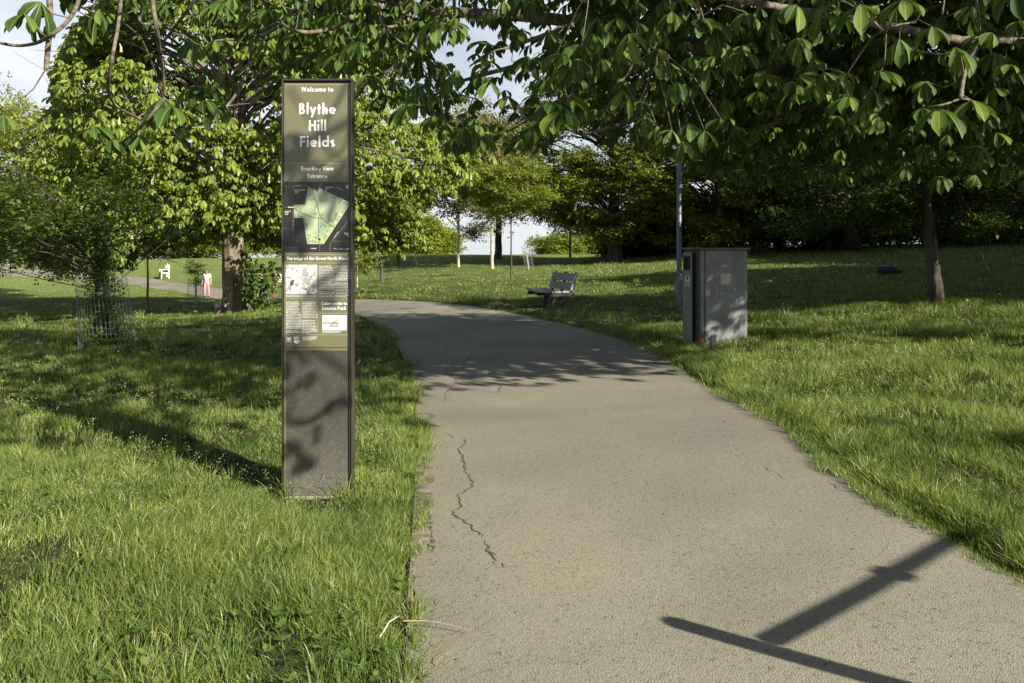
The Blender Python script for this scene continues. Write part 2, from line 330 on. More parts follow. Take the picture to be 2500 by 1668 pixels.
def sd_path(x, y):
    """signed distance-ish to path: negative inside"""
    poly = np.concatenate([le, re_[::-1]])
    x = np.asarray(x).ravel(); y = np.asarray(y).ravel(); d = np.full(len(x), 1e9); ins = np.zeros(len(x), bool)
    for a, b in zip(poly, np.roll(poly, -1, 0)):
        e = b-a; L2 = e@e+1e-12
        t = np.clip(((x-a[0])*e[0]+(y-a[1])*e[1])/L2, 0, 1)
        dd = (x-a[0]-t*e[0])**2+(y-a[1]-t*e[1])**2; d = np.minimum(d, dd)
        c = ((a[1] > y) != (b[1] > y)); xx = a[0]+(y-a[1])*e[0]/(e[1] if abs(e[1]) > 1e-12 else 1e-12)
        ins ^= (c & (x < xx))
    d = np.sqrt(d); return np.where(ins, -d, d)

def edge_lim(x, y):
    e = .05*wav(x, y, 5.5, 0, 9)+.035*wav(x, y, 14, 9, 20)
    return np.where((x < -.1) & (y < 8), .03+e*1.0, -.06+e*.38)
# ground sheet (polar grid, dense near)
def ground_z(x, y, sd=None):
    d = np.hypot(x, y); s = sd_path(x, y).reshape(np.shape(x)) if sd is None else sd
    k = np.clip((s-.02)/.5, 0, 1)
    lump = (wav(x, y, 3.2)*.022 + wav(x, y, 8.5, 6, 18)*.010)*np.clip(1.2-d/60, .2, 1)
    return base_h(x, y) + k*(lump+.02) - np.where(s < .0, .025, .0)
ds = np.concatenate([np.linspace(.02, 1.2, 5), np.geomspace(1.35, 1800, 330)]); th = np.concatenate([np.linspace(-42, 42, 300), np.linspace(44, 316, 110)])*math.pi/180
DD, TH = np.meshgrid(ds, th, indexing='ij'); GX = DD*np.sin(TH); GY = DD*np.cos(TH)
SDg = sd_path(GX, GY).reshape(GX.shape); GZ = ground_z(GX, GY, SDg)
nd, nth = GX.shape; idx = np.arange(nd*nth).reshape(nd, nth); nx = np.roll(idx, -1, 1)
Fg = np.stack([idx[:-1], idx[1:], nx[1:], nx[:-1]], -1).reshape(-1, 4)
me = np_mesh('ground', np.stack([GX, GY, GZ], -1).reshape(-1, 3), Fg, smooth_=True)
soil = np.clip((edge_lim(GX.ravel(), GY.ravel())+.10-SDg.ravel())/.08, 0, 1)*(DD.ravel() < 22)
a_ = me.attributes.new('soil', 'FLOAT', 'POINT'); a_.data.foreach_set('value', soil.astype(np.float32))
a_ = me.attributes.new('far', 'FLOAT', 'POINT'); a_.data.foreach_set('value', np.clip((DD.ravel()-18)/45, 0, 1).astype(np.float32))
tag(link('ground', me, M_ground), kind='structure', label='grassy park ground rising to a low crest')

# path sheet
n = 1400
lr = resample(le, n=n); rr = resample(re_, n=n)
# pair by matching: use monotone param alignment through nearest progression
def arc(P): return np.r_[0, np.cumsum(np.linalg.norm(np.diff(P, axis=0), axis=1))]
j = 0; pairs = []
for i in range(n):
    best = min(range(j, min(n, j+22)), key=lambda k: np.hypot(*(lr[i]-rr[k]))+abs(k-i)*.002)
    j = best; pairs.append(best)
pairs[-1] = n-1; pairs = np.maximum.accumulate(np.array(pairs)).astype(float)
kern = np.ones(25)/25; pp = np.convolve(np.pad(pairs, 12, mode='edge'), kern, 'valid'); pp[0] = 0; pp[-1] = n-1
ri = np.stack([np.interp(pp, np.arange(n), rr[:, k]) for k in (0, 1)], 1)
NC = 16; t = np.linspace(0, 1, NC)
jl = (wav(lr[:, 0], lr[:, 1], 9, 0, 10)*.009+wav(lr[:, 0], lr[:, 1], 41, 8, 20)*.006)[:, None]; jr = (wav(ri[:, 0], ri[:, 1], 9, 5, 18)*.007)[:, None]
dirv = ri-lr; dirv /= np.linalg.norm(dirv, axis=1)[:, None]+1e-9
A = lr+dirv*jl; B = ri-dirv*jr
PX = A[:, None, 0]*(1-t)+B[:, None, 0]*t; PY = A[:, None, 1]*(1-t)+B[:, None, 1]*t
PZ = base_h(PX, PY)+.012+.02*np.sin(math.pi*t)[None]
V = np.stack([PX, PY, PZ], -1)
sk = V[:, :1].copy(); sk[..., 2] -= .14; sk2 = V[:, -1:].copy(); sk2[..., 2] -= .14
V = np.concatenate([sk, V, sk2], 1); ncol = NC+2
idx = np.arange(n*ncol).reshape(n, ncol)
Fp = np.stack([idx[:-1, :-1], idx[:-1, 1:], idx[1:, 1:], idx[1:, :-1]], -1).reshape(-1, 4)
pm_ = np_mesh('path', V.reshape(-1, 3), Fp); pm_.polygons.foreach_set('use_smooth', np.zeros(len(Fp), bool)); path = link('path', pm_, M_asphalt); tag(path, 'worn grey asphalt footpath curving away to the left', kind='structure')
def dist_line(P, x, y):
    d = np.full(len(x), 1e9)
    for a, b in zip(P[:-1], P[1:]):
        e_ = b-a; t_ = np.clip(((x-a[0])*e_[0]+(y-a[1])*e_[1])/(e_@e_+1e-12), 0, 1); d = np.minimum(d, (x-a[0]-t_*e_[0])**2+(y-a[1]-t_*e_[1])**2)
    return np.sqrt(d)
def path_z(x, y):
    x = np.atleast_1d(np.asarray(x, float)); y = np.atleast_1d(np.asarray(y, float)); a = dist_line(le, x, y); b = dist_line(re_, x, y)
    return base_h(x, y)+.012+.02*np.sin(math.pi*a/(a+b+1e-6))
# cracks
M_crack = mat('crack_moss', (.035, .03, .02), .95, col2=(.09, .10, .03), nscale=30)
def crack(pts, w, name='crack', seed=0):
    rg = np.random.default_rng(seed); P = np.array([hit(*p)[:2] for p in pts]); P = resample(P, .022)
    N = len(P); T = np.gradient(P, axis=0); T /= np.linalg.norm(T, axis=1)[:, None]+1e-9; Nn = np.stack([-T[:, 1], T[:, 0]], 1)
    j = np.cumsum(rg.normal(0, .006, N)); j -= np.linspace(j[0], j[-1], N); P = P+Nn*(j+rg.normal(0, .005, N))[:, None]
    ww = w*.62*(.35+rg.random(N)**2*.9)*np.clip(np.minimum(np.arange(N), np.arange(N)[::-1])/4, .05, 1)
    a = P+Nn*ww[:, None]; b = P-Nn*ww[:, None]
    z = lambda q: path_z(q[:, 0], q[:, 1])+.0025
    V = np.concatenate([np.c_[a, z(a)], np.c_[b, z(b)]]); Fs = np.array([(i, i+1, N+i+1, N+i) for i in range(N-1)])
    o = link(name, np_mesh(name, V, Fs), M_crack, path)
CR = [([(1135, 1075), (1132, 1110), (1150, 1140), (1138, 1165), (1155, 1195), (1115, 1215), (1118, 1240), (1100, 1265), (1140, 1295), (1180, 1325)], .010),
      ([(1180, 1325), (1195, 1360), (1213, 1393)], .009), ([(1046, 1240), (1052, 1290), (1060, 1335), (1055, 1365)], .005),
      ([(1065, 842), (1098, 850), (1090, 858), (1110, 863)], .014), ([(1155, 862), (1150, 872), (1140, 890), (1125, 905)], .012),
      ([(1105, 890), (1110, 915), (1112, 935), (1098, 960), (1085, 985)], .008), ([(1090, 1060), (1107, 1078)], .006),
      ([(1866, 1143), (1885, 1165)], .006), ([(1895, 1163), (1925, 1182)], .006), ([(2022, 1180), (2048, 1204)], .006),
      ([(1000, 842), (1045, 845), (1040, 855)], .01), ([(1240, 925), (1215, 965), (1225, 945)], .005), ([(1130, 945), (1200, 965), (1260, 970)], .004),
      ([(1188, 1348), (1214, 1368)], .030), ([(1054, 1322), (1062, 1352)], .022), ([(1224, 1386), (1236, 1400)], .018), ([(1046, 1292), (1054, 1304)], .016), ([(1350, 800), (1400, 812), (1500, 828), (1560, 850)], .008), ([(1180, 878), (1300, 850), (1420, 838)], .006), ([(1060, 780), (1130, 790), (1240, 800)], .008)]
for i, (p, w) in enumerate(CR): crack(p, w, seed=i)

# soil washed over the left edge of the path
L2 = resample(le[(le[:, 1] > 2.0) & (le[:, 1] < 9.5)], .02); T2_ = np.gradient(L2, axis=0); T2_ /= np.linalg.norm(T2_, axis=1)[:, None]; N2_ = np.stack([T2_[:, 1], -T2_[:, 0]], 1)
tt_ = np.linspace(0, 1, len(L2)); inn = (.02+.05*np.clip(wav(L2[:, 0], L2[:, 1], 3.5, 2, 13), -.7, 1.3)+.016*wav(L2[:, 0], L2[:, 1], 38, 5, 19))*np.clip(np.minimum(tt_, 1-tt_)*12, 0, 1); inn = np.maximum(inn, .004)
cols = []
for f_ in (-.015, 0, .5, 1.0):
    q = L2+N2_*(inn[:, None]*f_ if f_ >= 0 else f_); hz = .004 if f_ < 1 else .001
    cols.append(np.c_[q, path_z(q[:, 0], q[:, 1])+hz+(.003*np.abs(wav(q[:, 0], q[:, 1], 30, 0, 9)) if f_ < 1 else 0)])
Vs_ = np.stack(cols, 1).reshape(-1, 3); ii = np.arange(len(L2)*4).reshape(-1, 4)
tag(link('soil', np_mesh('soil', Vs_, np.stack([ii[:-1, :-1], ii[:-1, 1:], ii[1:, 1:], ii[1:, :-1]], -1).reshape(-1, 4)), M_soil), 'strip of brown soil washed over the left edge of the path', kind='structure')
# ------------------------------------------------------------------ grass (stuff)
def grass_points(n, d0, d1, pw, half=40):
    """sample wedge, density ~ D^-pw"""
    u = RNG.random(n); k = 2-pw
    d = (d0*(d1/d0)**u) if abs(k) < 1e-6 else ((u*(d1**k-d0**k)+d0**k)**(1/k))
    a = np.tan(np.radians(RNG.uniform(-half, half, n)))
    return a*d, d
def blades(x, y, s, H, Wd, seg, spread=.5):
    n = len(x); z = np.where(s < .0, base_h(x, y)+.005, ground_z(x, y, s)-.01)
    ang = RNG.uniform(0, 6.283, n) + 0; d = np.stack([np.cos(ang), np.sin(ang)], 1)
    d = d + np.stack([wav(x, y, 1.7, 3, 11)*.3, wav(x, y, 3.9, 9, 20)*.35], 1)     # tufts lean together
    lean = RNG.random(n)*spread+.12
    fa = RNG.uniform(0, 3.1416, n); side = np.stack([np.cos(fa), np.sin(fa), 0*fa], 1)
    B = np.stack([x, y, z], 1); rows = []
    for i in range(seg):
        t = i/seg; c = B + np.c_[d*(lean*H*t*t*1.3)[:, None], H*t*(1-.35*lean*t)]
        w = Wd*(1-t**1.6)*.5
        rows += [c-side*w[:, None], c+side*w[:, None]]
    rows.append(B+np.c_[d*(lean*H*1.3)[:, None], H*(1-.35*lean)])
    k = len(rows); V = np.stack(rows, 1).reshape(-1, 3); f = []
    for i in range(seg-1): f += [(2*i, 2*i+1, 2*i+3), (2*i, 2*i+3, 2*i+2)]
    f.append((2*(seg-1), 2*(seg-1)+1, 2*seg))
    Fs = (np.arange(n)[:, None, None]*k + np.array(f)[None]).reshape(-1, 3)
    return V, Fs
GP = []
def add_grass(n, d0, d1, pw, h0, w0, seg, wscale=True):
    x, y = grass_points(n, d0, d1, pw); s = sd_path(x, y)
    patch = wav(x, y, 2.2, 2, 14)
    lim = edge_lim(x, y)-.06*RNG.random(len(x))**2; lim = np.where(y > 25, 0, lim)
    hole = wav(x, y, 4.6, 5, 17); keep = (s > lim) & ~((hole < -1.15) & (RNG.random(n) < .75) & (y < 14) & (s > .2))
    x, y, s, patch = x[keep], y[keep], s[keep], patch[keep]
    d = np.hypot(x, y)
    rightside = np.clip((x-1)/3, 0, 1)
    H = h0*(.5+.55*RNG.random(len(x))+.36*patch.clip(-1.2, 1.8)+.5*rightside)*np.where(s < .12, .75, 1)
    H = H.clip(.02, .3); H = H*np.where((abs(x+1.18) < .32) & (abs(y-4.66) < .30), .5, 1)
    Wd = w0*(.6+.8*RNG.random(len(x)))*(np.maximum(1, d/8) if wscale else 1)
    V, Fs = blades(x, y, s, H, Wd, seg); GP.append((V, Fs))
add_grass(260000, 2.2, 6.0, .3, .072, .0042, 4)
add_grass(230000, 6.0, 16, 1.6, .10, .0045, 3)
add_grass(230000, 16, 75, 1.9, .085, .0050, 1)
TS = .10
def tufts(n, d0, d1, per, h0, w0):
    cx, cy = grass_points(n, d0, d1, 1.2); s = sd_path(cx, cy); k = s > TS; cx, cy = cx[k], cy[k]
    hh = np.repeat(h0*RNG.uniform(.6, 1.35, len(cx)), per)
    ox = RNG.normal(0, .035, len(cx)*per); oy = RNG.normal(0, .035, len(cx)*per); x = np.repeat(cx, per)+ox; y = np.repeat(cy, per)+oy; s = sd_path(x, y)
    n_ = len(x); z = np.where(s < 0, base_h(x, y)+.005, ground_z(x, y, s)-.01); r = np.hypot(ox, oy)+1e-4; d = np.stack([ox/r, oy/r], 1)+RNG.normal(0, .35, (n_, 2)); H = hh*RNG.uniform(.7, 1.15, n_); lean = RNG.uniform(.15, .75, n_)*np.clip(r/.04, .4, 1.3)
    fa = RNG.uniform(0, 3.14, n_); side = np.stack([np.cos(fa), np.sin(fa), 0*fa], 1); B = np.stack([x, y, z], 1); Wd = w0*RNG.uniform(.6, 1.4, n_)*np.maximum(1, np.hypot(x, y)/7); rows = []; seg = 4
    for i in range(seg):
        t = i/seg; c = B+np.c_[d*(lean*H*t*t*1.2)[:, None], H*t*(1-.4*lean*t)]; w = Wd*(1-t**1.8)*.5; rows += [c-side*w[:, None], c+side*w[:, None]]
    rows.append(B+np.c_[d*(lean*H*1.2)[:, None], H*(1-.4*lean)]); k = len(rows); V = np.stack(rows, 1).reshape(-1, 3); f = []
    for i in range(seg-1): f += [(2*i, 2*i+1, 2*i+3), (2*i, 2*i+3, 2*i+2)]
    f.append((2*(seg-1), 2*(seg-1)+1, 2*seg)); GP.append((V, (np.arange(n_)[:, None, None]*k+np.array(f)[None]).reshape(-1, 3)))
tufts(1700, 2.4, 14, 42, .125, .0048)
tufts(500, 14, 30, 24, .20, .005)
_gp = grass_points
def grass_points(n, d0, d1, pw, half=40):     # extra tufts hanging over the right-hand edge of the path
    q = resample(re_[(re_[:, 1] > 2.2) & (re_[:, 1] < 13)], n=n); T = np.gradient(q, axis=0); T /= np.linalg.norm(T, axis=1)[:, None]
    o = RNG.uniform(.10, .30, n)+RNG.random(n)**3*.4; return q[:, 0]+T[:, 1]*o, q[:, 1]-T[:, 0]*o
tufts(420, 0, 0, 46, .135, .0048)
def grass_points(n, d0, d1, pw, half=40):     # and ragged ones on the left edge
    q = resample(le[(le[:, 1] > 2.2) & (le[:, 1] < 11)], n=n); T = np.gradient(q, axis=0); T /= np.linalg.norm(T, axis=1)[:, None]
    o = RNG.uniform(.01, .22, n)+.035*wav(q[:, 0], q[:, 1], 4, 1, 9); return q[:, 0]-T[:, 1]*o, q[:, 1]+T[:, 0]*o
TS = -.2
tufts(330, 0, 0, 46, .085, .0045)
grass_points = _gp
off = 0; Vs = []; Fs_ = []
for V, f in GP: Vs.append(V); Fs_.append(f+off); off += len(V)
me = np_mesh('grass', np.concatenate(Vs), np.concatenate(Fs_)); tag(link('grass', me, M_grass), 'long spring grass covering the park lawns', 'grass', kind='stuff')
# seed heads: sprays of tiny pale grains on stalks
def seedheads(n, d0, d1):
    x, y = grass_points(n, d0, d1, 1.0); s = sd_path(x, y); pt = wav(x, y, 1.5, 7, 19)
    k = (s > .15) & (pt+RNG.normal(0, .4, n) > .35); x, y, s = x[k], y[k], s[k]; z = ground_z(x, y, s)
    h = RNG.uniform(.09, .16, len(x)); G = 9
    V = []; c = np.stack([x, y, z+h], 1)
    sz = np.maximum(.0028, np.hypot(x, y)*.0007)
    cs = c[:, None]+RNG.normal(0, 1, (len(x), G, 3))*np.array([.017, .017, .022]); cs = cs.reshape(-1, 3); szz = np.repeat(sz, G)
    q = RNG.normal(size=(len(cs), 3)); q /= np.linalg.norm(q, axis=1)[:, None]; q2 = np.cross(q, RNG.normal(size=(len(cs), 3))); q2 /= np.linalg.norm(q2, axis=1)[:, None]+1e-9
    V = np.stack([cs-q*szz[:, None]*1.6, cs+q2*szz[:, None]*.7, cs+q*szz[:, None]*1.6, cs-q2*szz[:, None]*.7], 1).reshape(-1, 3)
    return V, np.arange(len(V)).reshape(-1, 4)
V, f = seedheads(7000, 2.3, 14)
tag(link('grass_seed_heads', np_mesh('grass_seed_heads', V, f), M_seed), 'pale seed heads scattered over the long grass', 'grass', kind='stuff')

def weeds(n, d0, d1):
    x, y = grass_points(n, d0, d1, 1.3); s = sd_path(x, y); k = (s > .0) & (wav(x, y, 2.9, 1, 12) > .3); x, y, s = x[k], y[k], s[k]; z = ground_z(x, y, np.maximum(s, 0))+RNG.uniform(.015, .05, len(x))
    G = 6; a = RNG.uniform(0, 6.28, (len(x), 1))+np.arange(G)[None]*1.05+RNG.normal(0, .3, (len(x), G)); L_ = RNG.uniform(.022, .05, (len(x), G)); w = L_*.33; up = RNG.uniform(.1, .7, (len(x), G))
    c = np.stack([x, y, z], 1)[:, None]; d = np.stack([np.cos(a)*np.cos(up), np.sin(a)*np.cos(up), np.sin(up)], -1); q = np.stack([-np.sin(a), np.cos(a), 0*a], -1)
    V = np.stack([c+0*d, c+d*(L_*.6)[..., None]+q*w[..., None], c+d*L_[..., None], c+d*(L_*.6)[..., None]-q*w[..., None]], 2).reshape(-1, 3)
    return V, np.arange(len(V)).reshape(-1, 4)
V, f = weeds(1800, 2.3, 13)
M_weed = leaf_mat('weed_leaf', (.05, .10, .02), (.09, .15, .03), (.15, .20, .05), trans=.25, rough=.5)
tag(link('weeds', np_mesh('weeds', V, f), M_weed), 'small broad leaved weeds growing low among the grass', 'weeds', kind='stuff')
# ------------------------------------------------------------------ leaf templates & instancing
def rand_rot(n, tilt=1.0):
    a = RNG.uniform(0, 2*math.pi, n); t = RNG.normal(0, tilt, n); r = RNG.normal(0, tilt, n)
    ca, sa, ct, st, cr, sr = np.cos(a), np.sin(a), np.cos(t), np.sin(t), np.cos(r), np.sin(r); Z = np.zeros(n); O = np.ones(n)
    A = np.stack([np.stack([ca, -sa, Z], -1), np.stack([sa, ca, Z], -1), np.stack([Z, Z, O], -1)], -2)
    B = np.stack([np.stack([O, Z, Z], -1), np.stack([Z, ct, -st], -1), np.stack([Z, st, ct], -1)], -2)
    C = np.stack([np.stack([cr, Z, sr], -1), np.stack([Z, O, Z], -1), np.stack([-sr, Z, cr], -1)], -2)
    return A @ B @ C
def inst(T, Fc, R, P, S, uv=None):
    V = (np.einsum('nij,kj->nki', R, T)*np.asarray(S)[:, None, None] + P[:, None]).reshape(-1, 3)
    f = (np.arange(len(P))[:, None, None]*len(T)+np.asarray(Fc)[None]).reshape(-1, np.asarray(Fc).shape[1])
    return V, f, (np.tile(uv, (len(P), 1)) if uv is not None else None)
def palmate(nl=6, segs=3, droop=58, fine=False):
    """horse-chestnut leaf: leaflets fan out and hang down from the petiole tip; unit leaflet length 1; main direction +Y"""
    V = []; Fq = []; UV = []
    prof = ((0, .02), (.3, .10), (.62, .175), (.85, .12), (1., .0)) if not fine else ((0, .015), (.15, .05), (.3, .10), (.45, .125), (.6, .16), (.72, .172), (.84, .14), (.93, .065), (1., .004))
    for i in range(nl):
        f = (i/(nl-1)-.5)*2; az = f*math.radians(118); ln = 1-.38*abs(f)**1.4
        dr = math.radians(droop + random.uniform(-10, 10)); bend = math.radians(random.uniform(10, 32)); tw = random.uniform(-.3, .3)
        base = len(V)
        for (t, w) in prof:
            r = 0; zz = 0
            # integrate direction
            m = 8; th0 = dr*.55
            for q in range(m):
                ths = th0 + (dr+bend-th0)*(t*(q+.5)/m); r += math.cos(ths)*t/m; zz -= math.sin(ths)*t/m
            c = Vector((math.sin(az)*r*ln, math.cos(az)*r*ln, zz*ln))
            sd_ = Vector((math.cos(az), -math.sin(az), 0)); up = Vector((math.sin(az)*math.sin(dr), math.cos(az)*math.sin(dr), math.cos(dr)))
            sd2 = sd_*math.cos(tw*t)+up*math.sin(tw*t)
            for sgn in (-1, 0, 1):
                V.append(tuple(c + sd2*(sgn*w*ln) + up*(abs(sgn)*w*ln*.45))); UV.append((sgn*w/.2, t))
        k = len(prof)
        for a in range(k-1):
            for b in range(2):
                q = base+a*3+b; Fq.append((q, q+1, q+4, q+3))
    return np.array(V), np.array(Fq), np.array(UV)
def leafspray(nl=7, spread=.5, size=.3, drop=.5, wid=.6):
    """little spray of simple pointed leaves"""
    V = []; Fq = []
    for i in range(nl):
        c = np.array([random.uniform(-spread, spread), random.uniform(-spread, spread), random.uniform(-.12, .12)])
        a = random.uniform(0, 6.283); dn = random.uniform(0, drop)
        d = np.array([math.cos(a)*math.cos(dn), math.sin(a)*math.cos(dn), -math.sin(dn)]); s_ = np.array([-math.sin(a), math.cos(a), random.uniform(-.5, .5)])
        L_ = size*random.uniform(.7, 1.25); w = L_*wid*.5; up = np.array([0, 0, L_*.08])
        b = len(V); V += [c, c+d*L_*.5+s_*w, c+d*L_-up, c+d*L_*.5-s_*w]; Fq.append((b, b+1, b+2, b+3))
    return np.array(V), np.array(Fq), np.zeros((len(V), 2))
PAL = [palmate(nl) for nl in (5, 6, 7, 6)]
PALF = [palmate(nl, fine=True, droop=dr) for nl, dr in ((5, 50), (6, 62), (7, 55), (5, 68), (6, 45))]
SPR = [leafspray(8) for _ in range(4)]
def make_crown(name, pts, size, tmpl, m, parent=None, tilt=.35, outward=None, jitter=.25, smooth_=False, face=None):
    pts = np.asarray(pts); n = len(pts); VV = []; FF = []; UU = []; off = 0
    ch = RNG.integers(0, len(tmpl), n); R = rand_rot(n, tilt)
    if outward is not None:                     # turn leaf front (+Y) outward with scatter
        a = np.arctan2(outward[:, 0], outward[:, 1]) + RNG.normal(0, .7, n)
        t_ = RNG.normal(0, tilt, n)
        ca, sa, ct, st = np.cos(-a), np.sin(-a), np.cos(t_), np.sin(t_); Z = np.zeros(n); O = np.ones(n)
        A = np.stack([np.stack([ca, -sa, Z], -1), np.stack([sa, ca, Z], -1), np.stack([Z, Z, O], -1)], -2)
        B = np.stack([np.stack([O, Z, Z], -1), np.stack([Z, ct, -st], -1), np.stack([Z, st, ct], -1)], -2); R = A @ B
    S = size*(1+RNG.normal(0, jitter, n)).clip(.45, 1.7)
    for k, (T, Fc, UV) in enumerate(tmpl):
        q = ch == k
        if q.sum() == 0: continue
        v, f, uv = inst(T, Fc, R[q], pts[q], S[q], UV); VV.append(v); FF.append(f+off); UU.append(uv); off += len(v)
    me = np_mesh(name, np.concatenate(VV), np.concatenate(FF), uv=np.concatenate(UU), smooth_=smooth_)
    return link(name, me, m, parent)

# ------------------------------------------------------------------ where the big near tree lets sun through (crown shaped to the wanted shade)
def inpoly(u, v, poly):
    ins = np.zeros(len(u), bool); poly = np.array(poly, float)
    for a, b in zip(poly, np.roll(poly, -1, 0)):
        c = (a[1] > v) != (b[1] > v); ins ^= c & (u < (b[0]-a[0])*(v-a[1])/((b[1]-a[1]) if b[1] != a[1] else 1e-9)+a[0])
    return ins
REG = [([(980, 1900), (1000, 955), (1250, 950), (1520, 945), (1730, 950), (2700, 1480), (2700, 1900)], .0),
       ([(950, 922), (1720, 922), (1750, 955), (940, 955)], .25), ([(950, 880), (1700, 880), (1730, 922), (940, 922)], .5), ([(860, 768), (1400, 768), (1700, 882), (940, 882)], .8),
       ([(860, 730), (1300, 730), (1420, 768), (860, 768)], .25),
       ([(-300, 1110), (985, 1110), (985, 1900), (-300, 1900)], .012), ([(600, 1000), (1000, 1000), (1000, 1110), (600, 1110)], .05),
       ([(-300, 985), (600, 985), (600, 1110), (-300, 1110)], .55), ([(-300, 880), (990, 880), (990, 1000), (-300, 1000)], .5),
       ([(-300, 755), (990, 755), (990, 880), (-300, 880)], .65),
       ([(-300, 600), (860, 600), (860, 755), (-300, 755)], .05),
       ([(1650, 880), (1850, 850), (2300, 850), (2800, 900), (2800, 1500), (1650, 1000)], .32),
       ([(1400, 765), (1700, 765), (1850, 850), (1650, 890)], .45),
       ([(1830, 700), (2800, 700), (2800, 850), (1830, 850)], .6), ([(1830, 655), (2800, 655), (2800, 700), (1830, 700)], .3),
       ([(860, 615), (1830, 615), (1830, 765), (860, 765)], .12)]
VT = [(4.82, -1.62, -.78, .0, 2.78, .0), (20.5, -13, .5, .2, 10, .06), (11.2, 2.4, 3.4, .1, 1.5, .75), (45, -4, 6, 1, 12, .45)]   # upright things the sun must reach
def sun_keep(P):
    P = np.asarray(P, float); n = len(P); p = np.ones(n)
    G = P - SUN*((P[:, 2]-.0)/SUN[2])[:, None]
    for _ in range(2): G = P - SUN*((P[:, 2]-base_h(G[:, 0], G[:, 1]))/SUN[2])[:, None]
    u, v = proj(G); front = G[:, 1] > .8; done = np.zeros(n, bool)
    for poly, pr in REG:
        q = front & ~done & inpoly(u, v, poly); p[q] = pr; done |= q
    q = (~done) & (G[:, 1] < 3.2) & (G[:, 0] < 3.5) & (G[:, 0] > -5); p[q] = .0
    for (y0, x0, x1, z0, z1, pr) in VT:
        t = (P[:, 1]-y0)/SUN[1]; H = P-SUN*t[:, None]
        q = (t > 0) & (H[:, 0] > x0) & (H[:, 0] < x1) & (H[:, 2] > z0) & (H[:, 2] < z1); p[q] = np.minimum(p[q], pr)
    return RNG.random(n) < p

# ------------------------------------------------------------------ trees
def tree(name, label, base, height, tr, crown_c, crown_r, leafm, barkm, nclump=60, clump_r=.9, nleaf=6000, lsize=.2, tmpl=None, group=None,
         lean=0., amin=.2, tilt=.35, shell=.55, trunk_to=.75, flat=.6, prune=False, floor=None, limbr=.25, blossom=0, cat='tree', seed=1, cut=None):
    global RNG
    keepR = RNG; RNG = np.random.default_rng(seed)
    base = np.asarray(base, float); root = empty(name, base); tag(root, label, cat, group)
    cc = np.asarray(crown_c, float); cr = np.asarray(crown_r, float)
    tb = MB(); top = np.array([cc[0]*trunk_to+lean*.2, cc[1]*trunk_to, height*trunk_to])
    tp = np.array([[0, 0, -.25], [0, 0, 0], [lean*.3, 0, height*.15], [lean*.7, .05, height*.35], top*np.array([1, 1, .8])+[lean*.3, 0, 0], top])
    tp = smooth(tp, 2); tt = np.linspace(0, 1, len(tp)); rad = tr*(1-.72*tt)*(1+.55*np.exp(-tt*18)); 
    th_j = RNG.normal(0, tr*.05, (len(tp), 3)); tp = tp+th_j*[1, 1, 0]
    tb.tube(tp, rad, 14)
    # clumps in a shell of the crown
    q = RNG.normal(size=(nclump*3, 3)); q /= np.linalg.norm(q, axis=1)[:, None]; rr_ = RNG.uniform(shell, 1.0, len(q))**.7
    C = cc + q*rr_[:, None]*cr*(1+.13*np.sin(q[:, :1]*5+seed)+.10*np.cos(q[:, 2:]*7+seed*2)); 
    if floor is not None: C = C[C[:, 2] > floor]
    if cut is not None: C = C[cut(C+base)]
    C = C[:nclump]
    for c in C:
        k = np.argmin(np.abs(tp[:, 2]-(c[2]-np.hypot(*(c-cc)[:2])*.45).clip(height*amin, top[2]))); s0 = tp[k]; r0 = min(rad[k]*.32, tr*limbr*.6)
        mid = s0*.5+c*.5+np.array([0, 0, np.linalg.norm(c-s0)*.16])+RNG.normal(0, .08*np.linalg.norm(c-s0), 3)
        P = smooth(np.array([s0, mid, c]), 2)
        if base[1] > 38 and RNG.random() < .5: continue
        tb.tube(P, np.linspace(r0, .008+r0*.06, len(P)), 5, cap=False)
        for _ in range(1 if base[1] > 38 else 3):
            e = c+RNG.normal(0, clump_r*.6, 3); a = P[RNG.integers(len(P)//2, len(P))]
            tb.tube(np.array([a, (a+e)/2+RNG.normal(0, .06, 3), e]), [r0*.18+.008, r0*.12+.006, .004], 4, cap=False)
    tb.build('trunk', barkm, root, sm=True)
    per = nleaf//max(1, len(C)); pts = np.repeat(C, per, 0) + RNG.normal(0, 1, (len(C)*per, 3))*np.array([1, 1, flat])*clump_r*.5*np.repeat(RNG.uniform(.6, 1.4, len(C)), per)[:, None]
    if floor is not None: pts = pts[pts[:, 2] > floor-clump_r*.4]
    if cut is not None: pts = pts[cut(pts+base)]
    if prune: pts = pts[sun_keep(pts+base)]
    outw = pts-cc
    make_crown('crown', pts, lsize, tmpl or SPR, leafm, root, tilt=tilt, outward=outw if tmpl is PAL else None)
    if blossom:
        b = MB(); sel = pts[RNG.integers(0, len(pts), blossom)]; on = sel[(sel-cc)[:, 1] < 1.0]
        for p in on:
            h = RNG.uniform(.12, .24); P = np.array([p, p+[0, 0, h*.5], p+[RNG.normal(0, .02), 0, h]])
            b.tube(P+np.array([0, 0, .1]), [.03, .024, .005], 5)
        ob = b.build('blossom', M_blossom, root); ob['kind'] = 'stuff'
    RNG = keepR
    return root
def gb(u, v, D):
    p = at(u, v, D); p[2] = float(base_h(p[0], p[1])); return p

